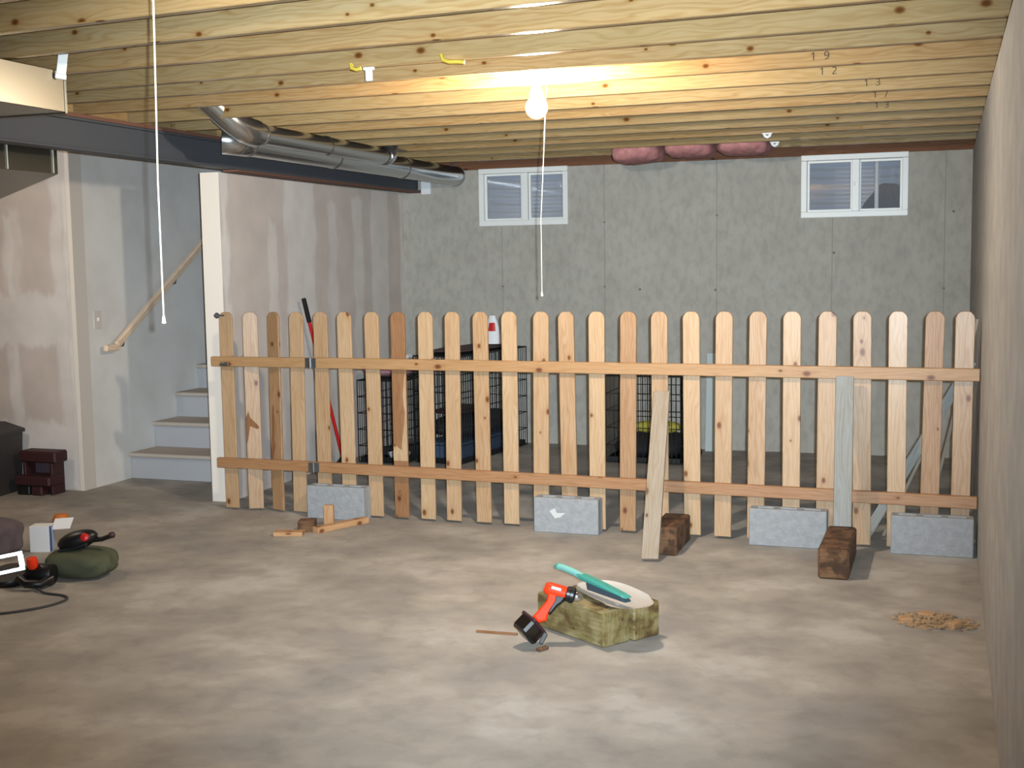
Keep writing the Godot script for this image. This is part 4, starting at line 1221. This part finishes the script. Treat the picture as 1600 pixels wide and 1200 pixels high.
func build_side_clutter() -> void:
	var bin := thing("storage_bin", "dark grey upright bin with a sloped lid against the drywall", "bin", Vector3(-6.075, 0, 2.95), 0.12)
	part("bin_body", mb().extrude(PackedVector2Array([Vector2(-0.17, 0), Vector2(0.17, 0), Vector2(0.195, 0.39), Vector2(-0.195, 0.39)]), 0.30, 0.012), M.dark_grey, bin)
	part("lid", mb().extrude(PackedVector2Array([Vector2(-0.205, 0.39), Vector2(0.205, 0.39), Vector2(0.205, 0.412), Vector2(0.06, 0.455), Vector2(-0.205, 0.455)]), 0.32, 0.008), M.dark_grey, bin)
	part("side_panel", mb().box(Vector3(0.16, 0.34, 0.006), 0.002, Vector3(-0.08, 0.19, 0.151)), M.olive, bin)
	part("hand_grip", mb().tube([Vector3(0.06, 0.34, 0.155), Vector3(0.08, 0.345, 0.175), Vector3(0.14, 0.345, 0.175), Vector3(0.16, 0.34, 0.155)], 0.008, 8), M.black, bin)
	var st := thing("step_stool", "dark maroon two-step stool standing before the drywall", "step stool", Vector3(-5.695, 0, 2.86))
	part("top_step", mb().box(Vector3(0.29, 0.075, 0.13), 0.01, Vector3(0.005, 0.246, -0.01)), M.maroon, st)
	part("back_panel", mb().box(Vector3(0.225, 0.12, 0.02), 0.003, Vector3(0.0, 0.16, -0.06)), M.mauve, st)
	part("lower_step", mb().box(Vector3(0.275, 0.062, 0.16), 0.01, Vector3(-0.005, 0.094, 0.02)), M.maroon, st)
	for s in [-1.0, 1.0]:
		part("side_frame", mb().box(Vector3(0.022, 0.21, 0.12), 0.004, Vector3(s * 0.105, 0.105, -0.015)), M.maroon, st)
	part("foot", mb().box(Vector3(0.10, 0.064, 0.14), 0.008, Vector3(-0.085, 0.032, 0.02)), M.black, st)
	part("foot", mb().box(Vector3(0.085, 0.064, 0.14), 0.008, Vector3(0.02, 0.032, 0.02)), M.maroon, st)
	# soft grey bag and the carton beside it
	solo("tool_bag", sack(Vector3(0.38, 0.19, 0.26), 0.3), M.grey_cloth, "slumped grey cloth bag behind the circular saw", "bag", tf(Vector3(-4.80, 0, 4.36)))
	var c := thing("carton", "small white and blue cardboard carton standing open beside the grey bag", "carton", Vector3(-4.57, 0, 4.20), 0.35)
	part("carton_body", mb().box(Vector3(0.10, 0.135, 0.085), 0.001, Vector3(0, 0.0675, 0)), M.white, c)
	part("blue_side", mb().box(Vector3(0.002, 0.13, 0.080), 0.0, Vector3(0.051, 0.0675, 0)), mat(Color(0.62, 0.66, 0.74), 0.6), c)
	part("blue_stripe", mb().box(Vector3(0.003, 0.13, 0.026), 0.0, Vector3(0.0515, 0.0675, 0.026)), M.blue, c)
	part("flap", mb().box(Vector3(0.105, 0.003, 0.07), 0.0, Vector3(0.100, 0.135, -0.02), Basis.from_euler(Vector3(0.75, -0.1, 0.12))), M.white, c)
	solo("amber_cap", mb().lathe([Vector2(0, 0), Vector2(0.045, 0), Vector2(0.048, 0.03), Vector2(0.034, 0.055), Vector2(0, 0.06)], 18), M.amber, "amber plastic cap standing on the floor behind the white carton", "cap", tf(Vector3(-4.93, 0.0, 3.62)))
	# olive bag with a black tool lying on it
	solo("tool_bag", sack(Vector3(0.32, 0.135, 0.25), 1.7, 0.7), M.olive, "olive green bag with a black power tool lying on it", "bag", tf(Vector3(-4.02, 0, 4.58), 0, 0.15))
	var t := thing("power_sander", "black power tool with a red button lying on the olive bag", "power tool", Vector3(-4.01, 0.166, 4.60), 0.25)
	part("tool_body", mb().grid(26, 16, func(u: float, q: float) -> Vector3:
		var a := u * TAU
		var lat := (q - 0.5) * PI
		return Vector3(sin(lat) * 0.10, cos(lat) * cos(a) * 0.045, cos(lat) * sin(a) * 0.058), true, tf(Vector3(-0.01, 0.012, 0), 0, 0, 0.28)), M.black, t)
	part("tool_base", mb().box(Vector3(0.15, 0.014, 0.075), 0.005, Vector3(-0.02, -0.012, 0.01), Basis.from_euler(Vector3(0.2, 0, 0.25))), M.black_soft, t)
	part("red_button", mb().lathe([Vector2(0, 0), Vector2(0.020, 0), Vector2(0.019, 0.008), Vector2(0.012, 0.013), Vector2(0, 0.014)], 18, tf(Vector3(0.045, 0.034, 0.043), PI / 2 - 0.4)), M.red, t)
	part("tool_handle", mb().tube([Vector3(0.06, 0.012, 0), Vector3(0.11, 0.018, 0), Vector3(0.155, 0.034, 0)], 0.012, 10), M.black, t)
	part("handle_knob", mb().lathe([Vector2(0, -0.016), Vector2(0.012, -0.012), Vector2(0.017, 0), Vector2(0.012, 0.012), Vector2(0, 0.016)], 14, tf(Vector3(0.158, 0.036, 0))), M.maroon, t)
	# circular saw on its side, shoe towards the camera
	var s := thing("circular_saw", "circular saw lying with its bright metal shoe towards the camera", "circular saw", Vector3(-4.20, 0, 4.83), 0.25)
	var tilt := Basis.from_euler(Vector3(-0.226, 0.49, 0.12))
	var shoe := mb()
	var sh := Transform3D(tilt, Vector3(-0.065, 0.108, 0.07))
	for q in [[0.0, 0.036, 0.27, 0.016], [0.0, -0.036, 0.27, 0.016], [0.125, 0.0, 0.024, 0.058], [-0.07, 0.0, 0.03, 0.058]]:
		shoe.box(Vector3(q[2], q[3], 0.004), 0.001, sh * Vector3(q[0], q[1], 0), tilt)
	part("metal_shoe", shoe, M.shoe, s)
	part("blade_guard", mb().lathe([Vector2(0, -0.02), Vector2(0.085, -0.02), Vector2(0.09, -0.014), Vector2(0.09, 0.014), Vector2(0.085, 0.02), Vector2(0, 0.02)], 28, Transform3D(Basis.from_euler(Vector3(0.3, 0, 0)), Vector3(-0.05, 0.035, -0.045))), M.black, s)
	part("motor", mb().lathe([Vector2(0, -0.06), Vector2(0.046, -0.06), Vector2(0.052, -0.045), Vector2(0.052, 0.04), Vector2(0.040, 0.06), Vector2(0, 0.062)], 24, Transform3D(Basis.from_euler(Vector3(0, 0, PI / 2)), Vector3(0.125, 0.054, -0.01))), M.black, s)
	part("rear_handle", mb().tube([Vector3(0.05, 0.05, 0.05), Vector3(0.10, 0.035, 0.09), Vector3(0.16, 0.03, 0.075), Vector3(0.19, 0.045, 0.02)], 0.019, 12), M.black, s)
	part("front_knob", mb().lathe([Vector2(0, -0.03), Vector2(0.020, -0.026), Vector2(0.027, 0), Vector2(0.022, 0.024), Vector2(0, 0.03)], 18, tf(Vector3(0.10, 0.115, 0.02), 0.2)), M.orange, s)
	var cord: Array = []
	for p in [Vector3(0.13, 0.02, 0.06), Vector3(0.20, 0.008, 0.13), Vector3(0.31, 0.006, 0.17), Vector3(0.355, 0.006, 0.23), Vector3(0.33, 0.006, 0.32), Vector3(0.26, 0.006, 0.40), Vector3(0.16, 0.006, 0.46), Vector3(0.02, 0.006, 0.47), Vector3(-0.2, 0.006, 0.44)]:
		cord.append(p)
	part("power_cord", mb().tube(smooth(cord), 0.0055, 8), M.dark_grey, s)


func smooth(p: Array) -> Array:
	var c := Curve3D.new()
	for i in p.size():
		var a: Vector3 = p[maxi(i - 1, 0)]
		var b: Vector3 = p[mini(i + 1, p.size() - 1)]
		var h := (b - a) / 6.0
		c.add_point(p[i], -h, h)
	c.bake_interval = 0.02
	return Array(c.get_baked_points())


# ---------------------------------------------------------------- wood scraps and shavings
func build_scraps() -> void:
	var g := "pine offcuts in front of the gate"
	solo("pine_offcut", mb().box(Vector3(0.36, 0.032, 0.05), 0.002, Vector3(0, 0.016, 0)), M.offcut, "long thin pine offcut pointing towards the concrete block", "offcut", tf(Vector3(-3.31, 0, 3.29), 0, 1.15), g)
	solo("pine_offcut", mb().box(Vector3(0.09, 0.062, 0.085), 0.002, Vector3(0, 0.031, 0)), M.timber, "short brown offcut showing its end grain in the scrap pile", "offcut", tf(Vector3(-3.455, 0, 3.41), 0, 0.3), g)
	solo("pine_offcut", mb(1).box(Vector3(0.055, 0.12, 0.03), 0.002, Vector3(0, 0.06, 0)), M.offcut, "small pine offcut standing on end in the scrap pile", "offcut", tf(Vector3(-3.395, 0, 3.27), 0.0, 0.2, 0.0), g)
	solo("pine_offcut", mb().box(Vector3(0.16, 0.022, 0.07), 0.002, Vector3(0, 0.011, 0)), M.offcut, "flat pine offcut lying at the gate end of the scrap pile", "offcut", tf(Vector3(-3.50, 0, 3.535), 0, 0.3), g)
	# flecks of sawdust where the gate was cut
	var f := mb()
	var r2 := RandomNumberGenerator.new()
	r2.seed = 31
	for i in 380:
		var p := Vector3(r2.randfn(-3.75, 0.55), 0.0012, r2.randfn(3.35, 0.28))
		if i % 3 == 0:
			p = Vector3(r2.randfn(-3.40, 0.16), 0.0012, r2.randfn(3.50, 0.07))
		if p.z < 3.13:
			continue
		f.box(Vector3(r2.randf_range(0.003, 0.012), 0.0014, r2.randf_range(0.003, 0.008)), 0.0, p, Basis.from_euler(Vector3(0, r2.randf() * TAU, 0)))
	var fs := solo("sawdust", f, M.shaving, "scattered sawdust flecks on the floor around the pine scraps before the gate", "sawdust")
	fs.set_meta("kind", "stuff")
	# shavings beside the wall
	var b := mb()
	var r := RandomNumberGenerator.new()
	r.seed = 99
	for i in 300:
		var a := r.randf() * TAU
		var q := pow(r.randf(), 0.7)
		var p := Vector3(-0.185 + cos(a) * q * 0.165, 0.0, 4.24 + sin(a) * q * 0.125)
		p.y = 0.002 + 0.014 * (1.0 - q) + r.randf() * 0.006
		b.off = Vector2(r.randf(), r.randf())
		b.box(Vector3(r.randf_range(0.006, 0.022), 0.0015, r.randf_range(0.004, 0.011)), 0.0, p, Basis.from_euler(Vector3(r.randf_range(-0.35, 0.35), r.randf() * TAU, r.randf_range(-0.35, 0.35))))
	b.grid(48, 8, func(u: float, q: float) -> Vector3:
		var a := u * TAU
		var e := 1.0 + 0.16 * sin(a * 3.0 + 1.0) + 0.10 * sin(a * 7.0) + 0.06 * sin(a * 13.0 + 2.0)
		return Vector3(-0.185 + cos(a) * q * 0.135 * e, 0.0005 + 0.013 * (1.0 - q), 4.24 + sin(a) * q * 0.10 * e), true)
	var s := solo("wood_shavings", b, M.shaving, "scatter of pale wood shavings on the floor along the concrete wall", "shavings")
	s.set_meta("kind", "stuff")
	var k := [[-0.295, 4.285, 0.05, 0.4, "small square pine chunk at the edge of the shavings away from the wall"], [-0.215, 4.19, 0.06, -0.3, "pine chunk with a dark edge in the middle of the shavings"], [-0.11, 4.30, 0.045, 0.9, "pale pine chunk in the shavings close to the concrete wall"]]
	for q in k:
		solo("pine_chunk", mb().box(Vector3(q[2], 0.022, float(q[2]) * 0.7), 0.002, Vector3(0, 0.011, 0)), M.offcut, q[4], "offcut", tf(Vector3(q[0], 0, q[1]), 0, q[3]), "pine chunks among the shavings")
